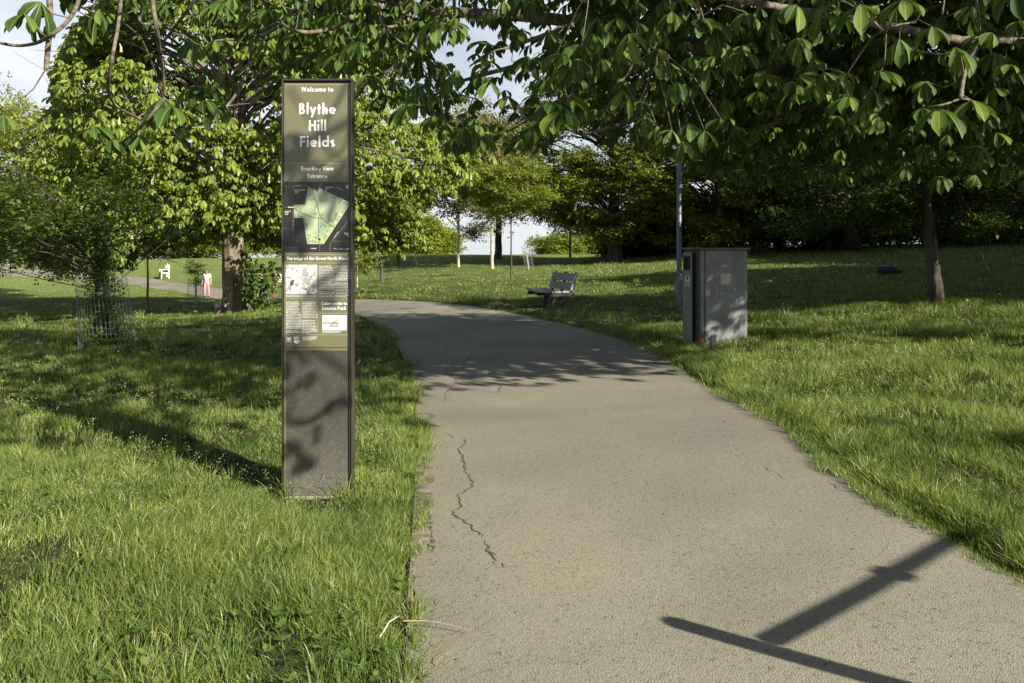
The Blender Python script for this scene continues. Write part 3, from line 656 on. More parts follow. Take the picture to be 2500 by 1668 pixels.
# A: big lit horse chestnut
def trunk_sun(P):
    """gap in the crown through which the low sun reaches the trunk"""
    b = gb(570, 767, 25); R = P-b; t = (R[:, 0]*SUN[0]+R[:, 1]*SUN[1])/(SUN[0]**2+SUN[1]**2); q = R-SUN*t[:, None]
    return (t > .8) & (np.hypot(q[:, 0], q[:, 1]) < .75) & (q[:, 2] < 2.9) & (q[:, 2] > -.2) & (np.sin(q[:, 2]*5+R[:, 0]*2) > -.55)
bA = gb(570, 767, 25)
tree('chestnut_tree', 'large sunlit horse chestnut with thick dappled trunk behind the tall park sign', bA, 11.5, .47, (-.1, -.6, 6.6), (7.9, 6.0, 6.3), M_leafA, M_bark,
     nclump=230, clump_r=1.1, nleaf=34000, lsize=.225, tmpl=PAL, shell=.5, tilt=.5, floor=1.6, amin=.27, blossom=420, seed=3, flat=.55,
     cut=lambda P: ~((proj(P)[0] > 335) & (proj(P)[0] < 860) & (proj(P)[1] > 598)) & (proj(P)[0] > np.interp(proj(P)[1], [-200, 0, 60, 140, 260, 300, 360], [330, 240, 190, 130, 125, 90, -400])) & ~((proj(P)[0] > 1000) & (proj(P)[1] < 300)) & ~trunk_sun(P))
# branch sprays low beside its trunk (shoots over the path)
# B: far-left lime coloured tree
tree('lime_tree', 'yellow-green tree at the far left edge, behind the chestnut', gb(-10, 660, 36), 10.5, .2, (-.5, 0, 5.6), (5.0, 4.5, 4.8), M_leafL, M_bark, nclump=110, clump_r=1.1, nleaf=13000, lsize=.45, seed=5, shell=.4, tilt=.5, cut=lambda P: proj(P)[1] > np.interp(proj(P)[0], [-200, 0, 20, 60, 140], [150, 170, 155, 230, 300]))
# C: dark low maple with ivy, in a wire guard
bC = gb(262, 848, 13)
tree('maple_tree', 'low dark-leaved tree with drooping twigs over the wire guard on the left', bC, 3.3, .05, (-1.2, .3, 2.15), (2.5, 1.7, 1.0), M_leafC, M_barkd, nclump=52, clump_r=.45, nleaf=2900, lsize=.2, seed=7, shell=.2, tilt=.5, lean=-.05,
     cut=lambda P: proj(P)[1] < 690-np.clip(proj(P)[0]-150, 0, 400)*.35 + 55*np.clip((150-proj(P)[0])/150, 0, 1))
def at_tree(name, label, u, v, D, height, tr, cz, cr, leafm, barkm, **k):
    return tree(name, label, gb(u, v, D), height, tr, (k.pop('cx', 0), 0, cz), cr, leafm, barkm, **k)
at_tree('sapling_tree', 'slim bare-stemmed young tree left of the girl, under the chestnut', 360, 762, 25.5, 3.0, .055, 2.6, (1.0, 1.0, .6), M_leafA, M_bark, nclump=14, clump_r=.4, nleaf=160, lsize=.2, tmpl=PAL, seed=9, cut=lambda P: proj(P)[1] < 655)
at_tree('willow_tree', 'small feathery yellow-green tree right of the park sign', 932, 685, 35, 4.3, .09, 2.6, (1.7, 1.5, 1.75), M_leafY, M_barkd, nclump=60, clump_r=.6, nleaf=3600, lsize=.24, seed=11, shell=.3, tilt=.7)
at_tree('birch_tree', 'feathery pale sapling at the right edge of the park sign', 872, 705, 32, 2.6, .04, 1.6, (.75, .7, 1.2), M_leafY, M_barkp, nclump=26, clump_r=.4, nleaf=1100, lsize=.2, seed=12, shell=.2, tilt=.7)
at_tree('field_tree', 'slim dark-stemmed tree between the feathery tree and the bench, farthest left', 973, 646, 52, 5.6, .12, 4.6, (2.3, 2, 1.8), M_leafY, M_barkd, nclump=50, clump_r=.8, nleaf=3500, lsize=.5, seed=13)
at_tree('ash_tree', 'brown-budded tree with grey trunk, left of the pale-trunked one', 1119, 653, 48, 9.5, .12, 6.2, (2.7, 2.4, 3.6), M_leafB, M_barkp, nclump=90, clump_r=.9, nleaf=3600, lsize=.42, seed=14, shell=.15, tilt=.8)
at_tree('plane_tree', 'budding tree with a pale cream trunk on the sunny slope', 1201, 657, 46, 9.2, .13, 6.0, (2.5, 2.4, 3.6), M_leafB, M_barkp, nclump=90, clump_r=.9, nleaf=3300, lsize=.42, seed=15, shell=.15, tilt=.8)
at_tree('oak_tree', 'tall tree with thick dark trunk behind the pale-trunked tree', 1217, 639, 58, 10.5, .34, 6.8, (4.6, 4, 4.3), M_leafY, M_barkd, nclump=110, clump_r=1.1, nleaf=7500, lsize=.5, seed=16, shell=.3)
at_tree('young_beech_tree', 'young tree with layered bright green crown and thin dark stem, left of the bench', 1248, 680, 36, 5.3, .055, 4.1, (1.75, 1.6, 1.35), M_leafY, M_barkd, nclump=60, clump_r=.6, nleaf=4500, lsize=.3, seed=17, flat=.28)
at_tree('crest_tree', 'thin-trunked tree on the crest above the bench', 1392, 631, 62, 8, .12, 5.5, (3.0, 3, 2.6), M_leafG, M_barkd, nclump=60, clump_r=1., nleaf=5000, lsize=.5, seed=18)
G1 = 'large dark trees along the right side of the field'
at_tree('beech_tree', 'broad beech with layered mid-green crown above the bench', 1500, 637, 48, 12, .55, 6.9, (5.9, 4.6, 6.4), M_leafM, M_barkd, nclump=230, clump_r=1.15, nleaf=15000, lsize=.55, seed=19, flat=.3, floor=.9, group=G1)
at_tree('beech_tree', 'dark beech rising directly behind the litter bin', 1760, 615, 46, 12.5, .5, 6.0, (6.2, 4.6, 6.5), M_leafM, M_barkd, nclump=210, clump_r=1.15, nleaf=14000, lsize=.55, seed=20, flat=.3, floor=.1, group=G1)
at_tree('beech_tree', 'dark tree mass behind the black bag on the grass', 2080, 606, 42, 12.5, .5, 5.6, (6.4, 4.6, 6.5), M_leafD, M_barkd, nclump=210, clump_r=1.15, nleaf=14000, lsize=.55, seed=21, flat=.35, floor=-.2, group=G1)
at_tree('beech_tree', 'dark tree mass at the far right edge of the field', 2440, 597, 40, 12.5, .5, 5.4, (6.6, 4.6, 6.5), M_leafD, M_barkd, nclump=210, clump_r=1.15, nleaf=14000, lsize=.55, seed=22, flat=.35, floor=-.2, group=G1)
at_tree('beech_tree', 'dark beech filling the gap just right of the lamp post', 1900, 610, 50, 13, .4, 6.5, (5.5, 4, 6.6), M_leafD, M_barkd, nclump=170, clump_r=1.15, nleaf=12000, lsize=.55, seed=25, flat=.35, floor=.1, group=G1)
G4 = 'dark bushes closing the far side of the field'
for i, (u, D, w, h) in enumerate([(1560, 52, 2.6, 3.2), (1690, 51, 3.0, 4.2), (1850, 50, 3.2, 4.6), (2000, 49, 3.2, 4.4), (2150, 48, 3.2, 4.8), (2300, 46, 3.2, 4.6), (2450, 45, 3.2, 4.8), (2620, 44, 3.4, 5)]):
    p = at(u, 610, D); p[2] = float(base_h(p[0], p[1]))
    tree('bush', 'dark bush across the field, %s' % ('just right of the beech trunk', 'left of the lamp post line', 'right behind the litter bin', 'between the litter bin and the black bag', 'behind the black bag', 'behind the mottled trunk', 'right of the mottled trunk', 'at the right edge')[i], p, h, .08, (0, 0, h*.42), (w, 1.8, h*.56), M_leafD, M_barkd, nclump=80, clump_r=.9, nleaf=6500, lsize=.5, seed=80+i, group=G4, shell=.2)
# H: right-hand tree with mottled trunk
at_tree('hornbeam_tree', 'tree with mottled dark trunk standing in the grass on the right', 2290, 745, 16, 6.2, .17, 3.3, (3.6, 3.2, 2.3), M_leafD, M_barkd, nclump=130, clump_r=.7, nleaf=15000, lsize=.26, seed=23, shell=.25, flat=.3,
        cut=lambda P: (proj(P)[1] < 640+25*np.sin(proj(P)[0]/60.)) & ~((abs(proj(P)[0]-2280) < 55) & (proj(P)[1] > 440) & (P[:, 1] < 16.6)), lean=-.35, amin=.42)
# crest background
G2 = 'trees beyond the grassy crest'
for i, (u, w, topv, lab) in enumerate([(905, 4.2, 545, 'pale yellow-green tree beyond the crest, next to the park sign'), (985, 4.4, 500, 'tallest yellow-green tree beyond the crest, left of the open sky'),
                                       (1062, 3.4, 560, 'low yellow-green tree beyond the crest, bordering the open sky'), (1362, 2.6, 577, 'bright green bush beyond the crest, under the beech'),
                                       (1425, 2.8, 572, 'bright green bush beyond the crest, against the dark beech base'), (690, 4.5, 540, 'tree beyond the crest hidden mostly by the park sign'),
                                       (560, 5, 560, 'tree beyond the crest seen past the chestnut trunk'), (400, 5.5, 560, 'tree beyond the crest above the man on the white bench'),
                                       (230, 5.5, 545, 'tree beyond the crest behind the wire guard'), (60, 6, 540, 'tree beyond the crest at the left edge')]):
    D = 84+3*(i % 3); p = gb(u, 620, D); ht = at(u, topv, D)[2]-p[2]
    tree('background_tree', lab, p, ht, .14, (0, 0, ht*.52), (w, w*.8, ht*.5), M_leafL if i < 3 else M_leafY, M_barkd, nclump=60, clump_r=1.0, nleaf=3600, lsize=.75, seed=30+i, group=G2, shell=.3)
# off to the right: park trees whose shade falls on the far right of the field
G3 = 'park trees beyond the right edge of the view'
for i, (x, y, h, r) in enumerate([(21, 19, 10, 3.6), (30, 26, 10.5, 5), (40, 33, 10.5, 5.5), (24, 9, 12, 4.5)]):
    tree('shade_tree', 'tall leafy tree to the right of the field, %s' % ('nearest to the hornbeam', 'second along the row', 'farthest along the row', 'nearest to the path')[i], (x, y, float(base_h(x, y))), h, .35, (0, 0, h*.58), (r, r, h*.42), M_leafG, M_barkd,
         nclump=110, clump_r=1.6, nleaf=7000, lsize=1.2, seed=50+i, group=G3, prune=(i == 3))

# ------------------------------------------------------------------ near horse chestnut overhanging the camera
TB = np.array([9.5, 8.0, float(base_h(9.5, 8.0))])
fc = empty('horse_chestnut_tree', TB); tag(fc, 'near horse chestnut whose large-leaved branches hang across the top of the view', 'tree')
fb = MB(); NODES = []
def limb(P, r0, r1, n=9, nodes=True, sub=2):
    P = smooth(np.array(P, float), sub); r = np.linspace(r0, r1, len(P)); fb.tube(P-TB, r, n)
    if nodes:
        for p in P[1:]: NODES.append(p)
fb_trunk = [TB+(0, 0, -.3), TB+(0, 0, .5), TB+(-.1, -.1, 2.2), TB+(-.3, -.2, 4), TB+(-.2, -.5, 7), TB+(0, -.6, 10)]
limb(fb_trunk, .36, .08, 16, nodes=False)
tA = TB+np.array((-.2, -.15, 3.6)); tB_ = TB+np.array((-.3, -.25, 4.6))
limb([tA, at(2500, 300, 9.2), at(2250, 260, 9.0), at(2020, 200, 8.2), at(1750, 120, 7.2), at(1500, 75, 7.0), at(1330, 40, 6.8), at(1050, 30, 6.6), at(800, -40, 6.4)], .12, .025)
limb([tB_, at(2500, -60, 7.6), at(2000, -100, 6.8), at(1500, -120, 6.0), at(1000, -80, 5.4), at(600, -90, 5.0), at(250, -70, 4.8), at(50, -60, 4.6)], .10, .02)
limb([tA+(0, 0, .4), at(2450, 120, 6.4), at(2150, 60, 5.6), at(1850, 10, 5.0), at(1600, -40, 4.6)], .045, .015)
limb([at(1500, 75, 7), at(1420, 130, 7), at(1260, 160, 7.0), at(1120, 200, 7.0)], .04, .012)
limb([at(1750, 120, 7.2), at(1700, 220, 7), at(1560, 290, 6.8), at(1420, 330, 6.8)], .03, .01)
limb([at(2020, 230, 7.6), at(1900, 300, 7.2), at(1760, 350, 7)], .03, .01)
limb([at(2250, 260, 9), at(2150, 380, 8.2), at(2050, 420, 8)], .03, .01)
# twigs traced from the photograph
TW = [([(120, -30), (124, 60), (118, 110), (113, 168)], 4.2, .018, .012), ([(0, 105), (40, 113), (85, 108), (118, 92), (160, 60), (188, 20), (200, -30)], 4.2, .008, .012),
      ([(298, -30), (290, 60), (276, 130), (263, 200), (266, 235), (285, 262), (318, 280), (340, 290)], 4.4, .011, .007),
      ([(367, -30), (380, 55), (388, 110), (398, 175), (403, 235)], 4.3, .013, .008), ([(495, -30), (455, 30), (420, 75), (395, 108)], 4.5, .011, .007),
      ([(403, 240), (370, 280), (345, 310), (300, 348), (262, 362)], 4.3, .009, .006), ([(340, 40), (342, 58), (375, 60), (430, 62)], 4.6, .008, .006),
      ([(610, -30), (612, 60), (616, 120), (600, 195), (560, 255), (515, 300), (448, 310)], 5.0, .011, .007), ([(650, 210), (600, 250), (570, 265)], 5.2, .011, .008),
      ([(635, -10), (655, 30), (680, 48), (700, 70), (740, 80), (780, 78), (830, 62), (858, 42)], 4.6, .006, .015),
      ([(600, 90), (640, 75), (690, 50), (740, 10)], 5.4, .012, .016), ([(925, -20), (928, 50), (945, 72), (1000, 50), (1050, 0)], 5.5, .01, .012),
      ([(945, 72), (960, 90), (1000, 120), (1035, 150)], 5.5, .009, .006), ([(1075, -20), (1090, 50), (1120, 72)], 6.0, .01, .008), ([(1108, -10), (1110, 40)], 5, .012, .009),
      ([(865, 245), (880, 222), (900, 195), (960, 170), (990, 125), (992, 112)], 5.8, .010, .012), ([(680, 65), (640, 90), (600, 88)], 5.2, .012, .01),
      ([(1233, 325), (1270, 305), (1310, 280), (1370, 245), (1440, 210)], 6.0, .006, .01), ([(1470, 280), (1490, 250), (1492, 215), (1540, 180), (1560, 90)], 5.8, .006, .01),
      ([(1690, -20), (1712, 35), (1722, 80)], 4.6, .016, .010), ([(1480, 100), (1490, 130), (1480, 170)], 6.3, .012, .008),
      ([(2380, -20), (2392, 60), (2390, 100)], 4.6, .008, .006), ([(2130, 90), (2160, 75), (2190, 60), (2235, 55)], 4.4, .005, .006), ([(2265, 262), (2310, 255), (2345, 240), (2370, 245), (2395, 262)], 4.3, .005, .006),
      ([(2345, 240), (2350, 200), (2360, 160), (2390, 100)], 4.4, .012, .010), ([(1230, 120), (1290, 100), (1400, 60)], 6.2, .012, .02)]
for pts, D, r0, r1 in TW:
    limb([at(u, v, D+.25*math.sin(i+u*.01)) for i, (u, v) in enumerate(pts)], r0, r1, 7)
# overhead spread towards the sun side (branches above and behind the camera, not in view)
for P in ([tB_, (6, 5, 5.2), (3, 3, 5.2), (.5, 2.0, 4.8)], [tB_, (7.5, 4, 6), (5.5, 1.5, 6.3), (4, -.5, 6)], [tB_+(0, 0, 2), (5, 9, 8), (1, 9, 8.5)]):
    limb(P, .09, .015)
# twigs that cast the soft branch shadows on the sign
def to_sun(x, z, t, y=4.82): return np.array([x, y, z])+SUN*t
def sx(u, v): p = at(u, v, 4.82); return p[0], p[2]
for pts, t, r in (([(705, 215), (745, 270), (790, 330), (815, 380), (850, 440)], 5.2, .009), ([(850, 190), (830, 245), (790, 300), (785, 340), (820, 385), (850, 350), (862, 300)], 4.6, .011),
                  ([(690, 860), (760, 850), (820, 890), (862, 920)], 5.6, .017), ([(862, 985), (815, 975), (780, 1020), (735, 1035), (700, 1025)], 4.8, .02), ([(700, 1080), (735, 1110), (765, 1145)], 4.9, .024), ([(775, 1040), (772, 1085)], 4.9, .017)):
    limb([to_sun(*sx(u, v), t) for u, v in pts], r, r*.8, 6)
# foliage: sample pixels above the ragged lower boundary, plus out-of-frame crown and unseen leaves added for shade
LB = np.array([(-200, 120), (0, 60), (40, 130), (130, 110), (200, 110), (330, 120), (345, 385), (500, 370), (600, 260), (680, 215), (860, 200), (900, 250), (960, 290), (1080, 330), (1120, 405), (1200, 375), (1290, 385), (1340, 395), (1420, 300), (1560, 355), (1680, 390), (1780, 360), (1850, 390), (2000, 400), (2200, 380), (2420, 360), (2700, 420)], float)
pts = []; keep_big = []
NODESa = None
def sample_visible(n, dlo, dhi, band=None):
    u = RNG.uniform(-150, 2650, n); lb = np.interp(u, LB[:, 0], LB[:, 1])
    v = lb-38-(lb+260)*RNG.random(n)**.95
    dens = np.interp(u, [-150, 0, 210, 330, 600, 700, 900, 1500, 2650], [.05, .10, .10, .26, .34, .6, 1, 1, 1])
    low = (v > lb-140); dens = dens*np.where(low, .75, 1.0)
    dens = np.where((u < 680) & (v > 130), dens*.45, dens)
    dens = np.where((u > 1080) & (u < 1320) & (v > 40) & (v < lb-110), dens*.4, dens); dens = np.where((u < 220) & (v > -10), dens*.25, dens)
    k = RNG.random(n) < dens; u, v = u[k], v[k]; D = RNG.uniform(dlo, dhi, len(u)) + np.where(u > 1700, .3, 0)
    return np.array([at(a, b, c) for a, b, c in zip(u, v, D)])
def accept(fn, n):
    out = []; c = 0
    while c < n:
        P = fn(); P = P[sun_keep(P)]; out.append(P); c += len(P)
    return np.concatenate(out)[:n]
vis = np.concatenate([accept(lambda: sample_visible(1500, 4.0, 5.6), 330), accept(lambda: sample_visible(3000, 5.6, 10.), 3000)])
# dense dark far canopy on the right
def far_right():
    n = 4000; u = RNG.uniform(1380, 2700, n); v = RNG.uniform(-200, 430, n)-np.clip((1800-u)/420, 0, 1)*150; D = RNG.uniform(6.5, 12, n)
    P = np.array([at(a, b, c) for a, b, c in zip(u, v, D)]); return P[P[:, 2] > 1.9]
vis2 = accept(far_right, 4000)
VT2 = [(4.82, -1.5, -.9, .0, 2.6, .05)]
q = RNG.normal(size=(3000, 3)); q /= np.linalg.norm(q, axis=1)[:, None]; nv2 = len(vis2)
hid = np.array([7.5, 6.5, 7.2])+q*(RNG.random(3000)**.4)[:, None]*np.array([7.5, 6, 4.3])
hu, hv = proj(hid); hid = hid[((hv < -60) | (hu > 2650) | (hid[:, 1] < .3)) & (hid[:, 2] > 2.6)]
def shade_from(poly, n, hlo, hhi):  # unseen leaves placed so their shade lands inside poly
    poly = np.array(poly, float); u = RNG.uniform(poly[:, 0].min(), poly[:, 0].max(), n); v = RNG.uniform(poly[:, 1].min(), poly[:, 1].max(), n); k = inpoly(u, v, poly); u, v = u[k], v[k]
    G = np.array([hit(a, b) for a, b in zip(u, v)]); h = RNG.uniform(hlo, hhi, len(G)); P = G+SUN*(h/SUN[2])[:, None]; hu, hv = proj(P)
    k = ((hu < -30) | (hu > 2560) | (P[:, 1] < .4) | (hv < np.interp(hu, LB[:, 0], LB[:, 1])-60)) & (P[:, 2] > 2.2)
    P = P[k]; return P[sun_keep(P)]
shd = np.concatenate([shade_from([(860, 765), (1400, 768), (1700, 900), (940, 900)], 1100, 2.6, 8), shade_from([(-100, 755), (990, 755), (990, 875), (-100, 875)], 1300, 2.6, 8), shade_from([(-100, 985), (560, 985), (560, 1090), (-100, 1090)], 240, 2.6, 6),
                      shade_from([(1830, 700), (2600, 700), (2600, 835), (1830, 835)], 1600, 3, 9), shade_from([(1400, 750), (1700, 770), (1850, 850), (1650, 890)], 260, 2.6, 6), shade_from([(1750, 880), (2500, 880), (2500, 1330), (2050, 1120)], 900, 3, 7)])
def overhead(P, n, t0, t1):  # extra leaves sunward of the canopy, added to shade it
    G = P-SUN*(P[:, 2]/SUN[2])[:, None]; u, v = proj(G); ok = (v > 700) & (v < 1080) & (u < 1700) & (G[:, 1] > .5); P = P[ok]; P = P[RNG.integers(0, len(P), n)]+RNG.normal(0, .35, (n, 3))
    P = P+SUN*RNG.uniform(t0, t1, n)[:, None]; return P[sun_keep(P)]
shd = np.concatenate([shd, overhead(np.concatenate([vis, vis2]), 11000, .8, 8)])
both = np.concatenate([vis, vis2]); both = both[proj(both)[0] > 1250]; both = both[RNG.integers(0, len(both), int(len(both)*1.25))]
shd = np.concatenate([shd, both+SUN*RNG.uniform(3.6, 6.0, len(both))[:, None]+RNG.normal(0, .035, (len(both), 3))])  # unseen leaves added sunward to darken the right-hand canopy
rest = np.concatenate([hid, shd]); rest = rest[(rest[:, 2] > base_h(rest[:, 0], rest[:, 1])+1.7)]; vis = np.concatenate([vis, vis2]); allp = np.concatenate([vis, rest])
nv = len(vis); allp = np.concatenate([vis, allp[nv:][sun_keep(allp[nv:])]])
# hero leaves traced from the photo
HERO = [(1385, 35, 3.9, .23), (1420, 110, 4.2, .19), (1385, 300-60, 5, .17), (838, 85, 4.2, .20), (780, 5, 4.6, .20), (1100, 15, 5.0, .17), (1350, 150, 4.6, .16), (2290, 265, 4.2, .22), (2372, 245, 4.2, .2), (2260, 200, 4.4, .17), (2330, 115, 4.3, .19),
        (2195, 95, 4.3, .16), (2275, 65, 4.3, .15), (2205, 0, 4.1, .2), (1945, 10, 4.3, .2), (1710, 50, 4.4, .19), (1640, 30, 4.6, .18), (2420, 80, 4.3, .17), (60, 35, 4.0, .17), (100, 5, 4.1, .18), (85, 68, 4.2, .08), (112, 62, 4.2, .09),
        (8, 280, 4.0, .13), (395, 240, 4.3, .2), (345, 330, 4.3, .16), (420, 260, 4.3, .2), (230, 310, 4.3, .15), (275, 340, 4.3, .16), (650, 270, 4.6, .18), (500, 245, 4.7, .16), (530, 260, 4.7, .18), (560, 145, 4.8, .17), (470, 100, 4.6, .17), (540, 10, 4.4, .19), (2150, 175, 4.3, .17), (2100, 10, 4.2, .2), (2010, 15, 4.3, .19), (1820, 30, 4.4, .17), (1930, 200, 5, .14), (1600, 300, 5.4, .17), (1640, 318, 5.2, .18), (1680, 300, 5.3, .18), (1665, 345, 5.1, .17), (1620, 350, 5.4, .15), (1575, 285, 5.6, .16), (1720, 320, 5.2, .16), (1760, 290, 5.5, .16), (1560, 250, 5.2, .16),
        (1085, 300, 5.4, .15), (1130, 310, 5.3, .16), (1105, 340, 5.4, .14), (1160, 290, 5.4, .15), (1190, 320, 5.4, .15), (1300, 310, 5.6, .15), (1340, 290, 5.4, .15), (1020, 230, 5.2, .17), (970, 200, 5.2, .16), (900, 180, 5, .17), (700, 290, 4.9, .15), (840, 130, 4.6, .16)]
SHL = [(700, 345, .15), (708, 385, .13), (862, 395, .14), (745, 420, .15), (800, 440, .13), (845, 470, .13), (700, 470, .13), (735, 540, .12), (860, 560, .12), (700, 600, .12), (792, 690, .10), (806, 720, .09), (700, 885, .11), (762, 925, .09),
       (700, 960, .07), (835, 985, .07), (728, 1100, .10), (750, 1130, .08), (720, 830, .10), (850, 640, .08)]  # unseen leaves added towards the sun to cast shade on the sign
def off_sign(u, v, D):
    P = at(u, v, D); t = (P[1]-4.82)/SUN[1]; H = P-SUN*t; return not (t > 0 and -1.75 < H[0] < -.6 and .2 < H[2] < 2.9)
HERO = [h for h in HERO if off_sign(*h[:3])]
hp = np.array([at(u, v, D) for u, v, D, s in HERO]+[to_sun(*sx(u, v), 4.6+.12*(i % 6))+np.array([0, 0, .05]) for i, (u, v, s) in enumerate(SHL)]); hs = np.array([s for *_, s in HERO]+[s*1.45 for *_, s in SHL])
NODES = np.array(NODES)
# connect leaves to nearest branch node through small twigs (one per small group)
def connect(P, rmax=1.1):
    for p in P:
        d = np.linalg.norm(NODES-p, axis=1); k = np.argmin(d)
        if d[k] < .04: continue
        a = NODES[k]; mid = (a+p)/2+np.array([0, 0, .10*d[k]])+RNG.normal(0, .03, 3)
        rr0 = .0035+.003*min(d[k], 1.5)
        fb.tube(np.array([a, mid, p])-TB, [rr0, rr0*.8, .0028], 5, cap=False)
sub = vis[RNG.choice(len(vis), 420, replace=False)]
for p in sub:                       # secondary twigs become nodes themselves
    d = np.linalg.norm(NODES-p, axis=1); k = np.argmin(d)
    if d[k] > 3: continue
    a = NODES[k]; mid = (a+p)/2+RNG.normal(0, .08*d[k], 3)+(0, 0, .08*d[k]); P = smooth(np.array([a, mid, p]), 2)
    fb.tube(P-TB, np.linspace(.006+.006*d[k], .005, len(P)), 6, cap=False); NODES = np.concatenate([NODES, P[3:]])
order = np.argsort([np.linalg.norm(NODES-p, axis=1).min() for p in allp]); connect(allp[order][:2600]); connect(hp)
fb.build('trunk', M_twig, fc, sm=True)
outw = allp-np.array([7.5, 6.5, 5]); 
outw[:, 1] -= 3.0
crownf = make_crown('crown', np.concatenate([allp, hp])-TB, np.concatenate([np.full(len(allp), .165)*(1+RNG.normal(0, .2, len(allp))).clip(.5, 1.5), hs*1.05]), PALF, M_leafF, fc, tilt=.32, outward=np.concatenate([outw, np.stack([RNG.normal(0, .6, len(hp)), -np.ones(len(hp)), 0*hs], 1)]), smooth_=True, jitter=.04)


# ================================================================== OBJECTS
# ------------------------------------------------------------------ lettering (geometric sans drawn with strokes)
def arc_(cx, cy, rx, ry, a0, a1, n=14):
    t = np.radians(np.linspace(a0, a1, n)); return [(cx+rx*math.cos(a), cy+ry*math.sin(a)) for a in t]
def glyphs(h):
    """cap height 1, x height .66; h = half stroke"""
    r = .33-h; cx = .33; cy = .33; X = .66; o = arc_(cx, cy, r, r, 0, 360, 22); b = h; tX = X
    st = lambda x, y0, y1: [(x, y0), (x, y1)]
    lx = h; rx = .66-h; g = {}
    g['o'] = ([o], .66); g['a'] = ([o, st(rx, 0, X)], .66); g['b'] = ([o, st(lx, 0, 1.06)], .66); g['d'] = ([o, st(rx, 0, 1.06)], .66)
    g['p'] = ([o, st(lx, -.3, X)], .66); g['q'] = ([o, st(rx, -.3, X)], .66)
    g['g'] = ([o, st(rx, .0, X), arc_(cx, -.02, r, r*.85, 0, -150, 10)], .66)
    g['c'] = ([arc_(cx, cy, r, r, 48, 312, 18)], .56); g['e'] = ([arc_(cx, cy, r, r, 0, 318, 20), [(lx, .33), (rx, .33)]], .64)
    g['i'] = ([st(h, 0, X), [(h, .84), (h, .84+2*h)]], 2*h); g['l'] = ([st(h, 0, 1.06)], 2*h); g['j'] = ([st(h, -.25, X), [(h, .84), (h, .84+2*h)]], 2*h)
    nr = .24-h
    g['n'] = ([st(lx, 0, X), arc_(h+nr, X-h-nr, nr, nr, 180, 0, 10)+[(h+2*nr, 0)]], 2*(h+nr)); g['h'] = ([st(lx, 0, 1.06), arc_(h+nr, X-h-nr, nr, nr, 180, 0, 10)+[(h+2*nr, 0)]], 2*(h+nr))
    g['m'] = ([st(lx, 0, X), arc_(h+nr, X-h-nr, nr, nr, 180, 0, 10)+[(h+2*nr, 0)], arc_(h+3*nr, X-h-nr, nr, nr, 180, 0, 10)+[(h+4*nr, 0)]], 2*h+4*nr)
    g['u'] = ([[(lx, X)]+arc_(h+nr, h+nr, nr, nr, 180, 360, 10)+[(h+2*nr, X)], st(h+2*nr, 0, .3)], 2*(h+nr))
    g['r'] = ([st(lx, 0, X), arc_(h+nr, X-h-nr, nr, nr, 180, 55, 8)], .36); g['t'] = ([st(.17, 0, .9), [(.0, X-h), (.34, X-h)]], .34)
    g['f'] = ([[(.15, 0), (.15, .85)]+arc_(.30, .85, .15, .17, 170, 80, 6), [(.0, X-h), (.32, X-h)]], .34)
    g['k'] = ([st(lx, 0, 1.06), [(lx, .3), (.44, X)], [(.2, .38), (.5, 0)]], .5)
    g['s'] = ([arc_(.2, .48, .2-h*.8, .18-h, 40, 270, 10)+arc_(.2, .18, .2-h*.8, .18-h, 90, -140, 10)], .42)
    g['v'] = ([[(h*.6, X), (.26, h), (.52-h*.6, X)]], .52); g['w'] = ([[(h*.6, X), (.22, h), (.40, X-.04), (.58, h), (.80-h*.6, X)]], .8)
    g['x'] = ([[(.03, 0), (.47, X)], [(.03, X), (.47, 0)]], .5); g['y'] = ([[(h*.6, X), (.26, h)], [(.54-h*.6, X), (.16, -.3)]], .54); g['z'] = ([[(.0, X-h), (.42, X-h), (.06, h), (.46, h)]], .46)
    g['B'] = ([st(lx, 0, 1), [(lx, 1-h), (.26, 1-h)]+arc_(.26, .76, .24-h, .24-h, 90, -90, 10)+[(lx, .54)], [(.26, .54)]+arc_(.28, .29, .27-h, .27-h+.01, 90, -90, 10)+[(lx, h)]], .56)
    g['C'] = ([arc_(.5, .5, .5-h, .5-h, 48, 312, 24)], .8); g['G'] = ([arc_(.5, .5, .5-h, .5-h, 48, 350, 26)+[(.55, .46)]], 1.0); g['O'] = ([arc_(.5, .5, .5-h, .5-h, 0, 360, 30)], 1.0)
    g['D'] = ([st(lx, 0, 1), [(lx, 1-h), (.25, 1-h)]+arc_(.25, .5, .5-h, .5-h, 90, -90, 16)+[(lx, h)]], .76)
    g['E'] = ([st(lx, 0, 1), [(lx, 1-h), (.5, 1-h)], [(lx, .52), (.48, .52)], [(lx, h), (.5, h)]], .5); g['F'] = ([st(lx, 0, 1), [(lx, 1-h), (.5, 1-h)], [(lx, .5), (.46, .5)]], .5)
    g['H'] = ([st(lx, 0, 1), st(.66-h, 0, 1), [(lx, .52), (.66-h, .52)]], .66); g['L'] = ([[(lx, 1), (lx, h), (.46, h)]], .46); g['I'] = ([st(h, 0, 1)], 2*h)
    g['N'] = ([[(lx, 0), (lx, .98), (.72-h, .02), (.72-h, 1)]], .72); g['P'] = ([st(lx, 0, 1), [(lx, 1-h), (.26, 1-h)]+arc_(.26, .72, .28-h, .28-h, 90, -90, 12)+[(lx, .44+h)]], .54)
    g['R'] = ([st(lx, 0, 1), [(lx, 1-h), (.26, 1-h)]+arc_(.26, .72, .28-h, .28-h, 90, -90, 12)+[(lx, .44+h)], [(.26, .46), (.5, 0)]], .56)
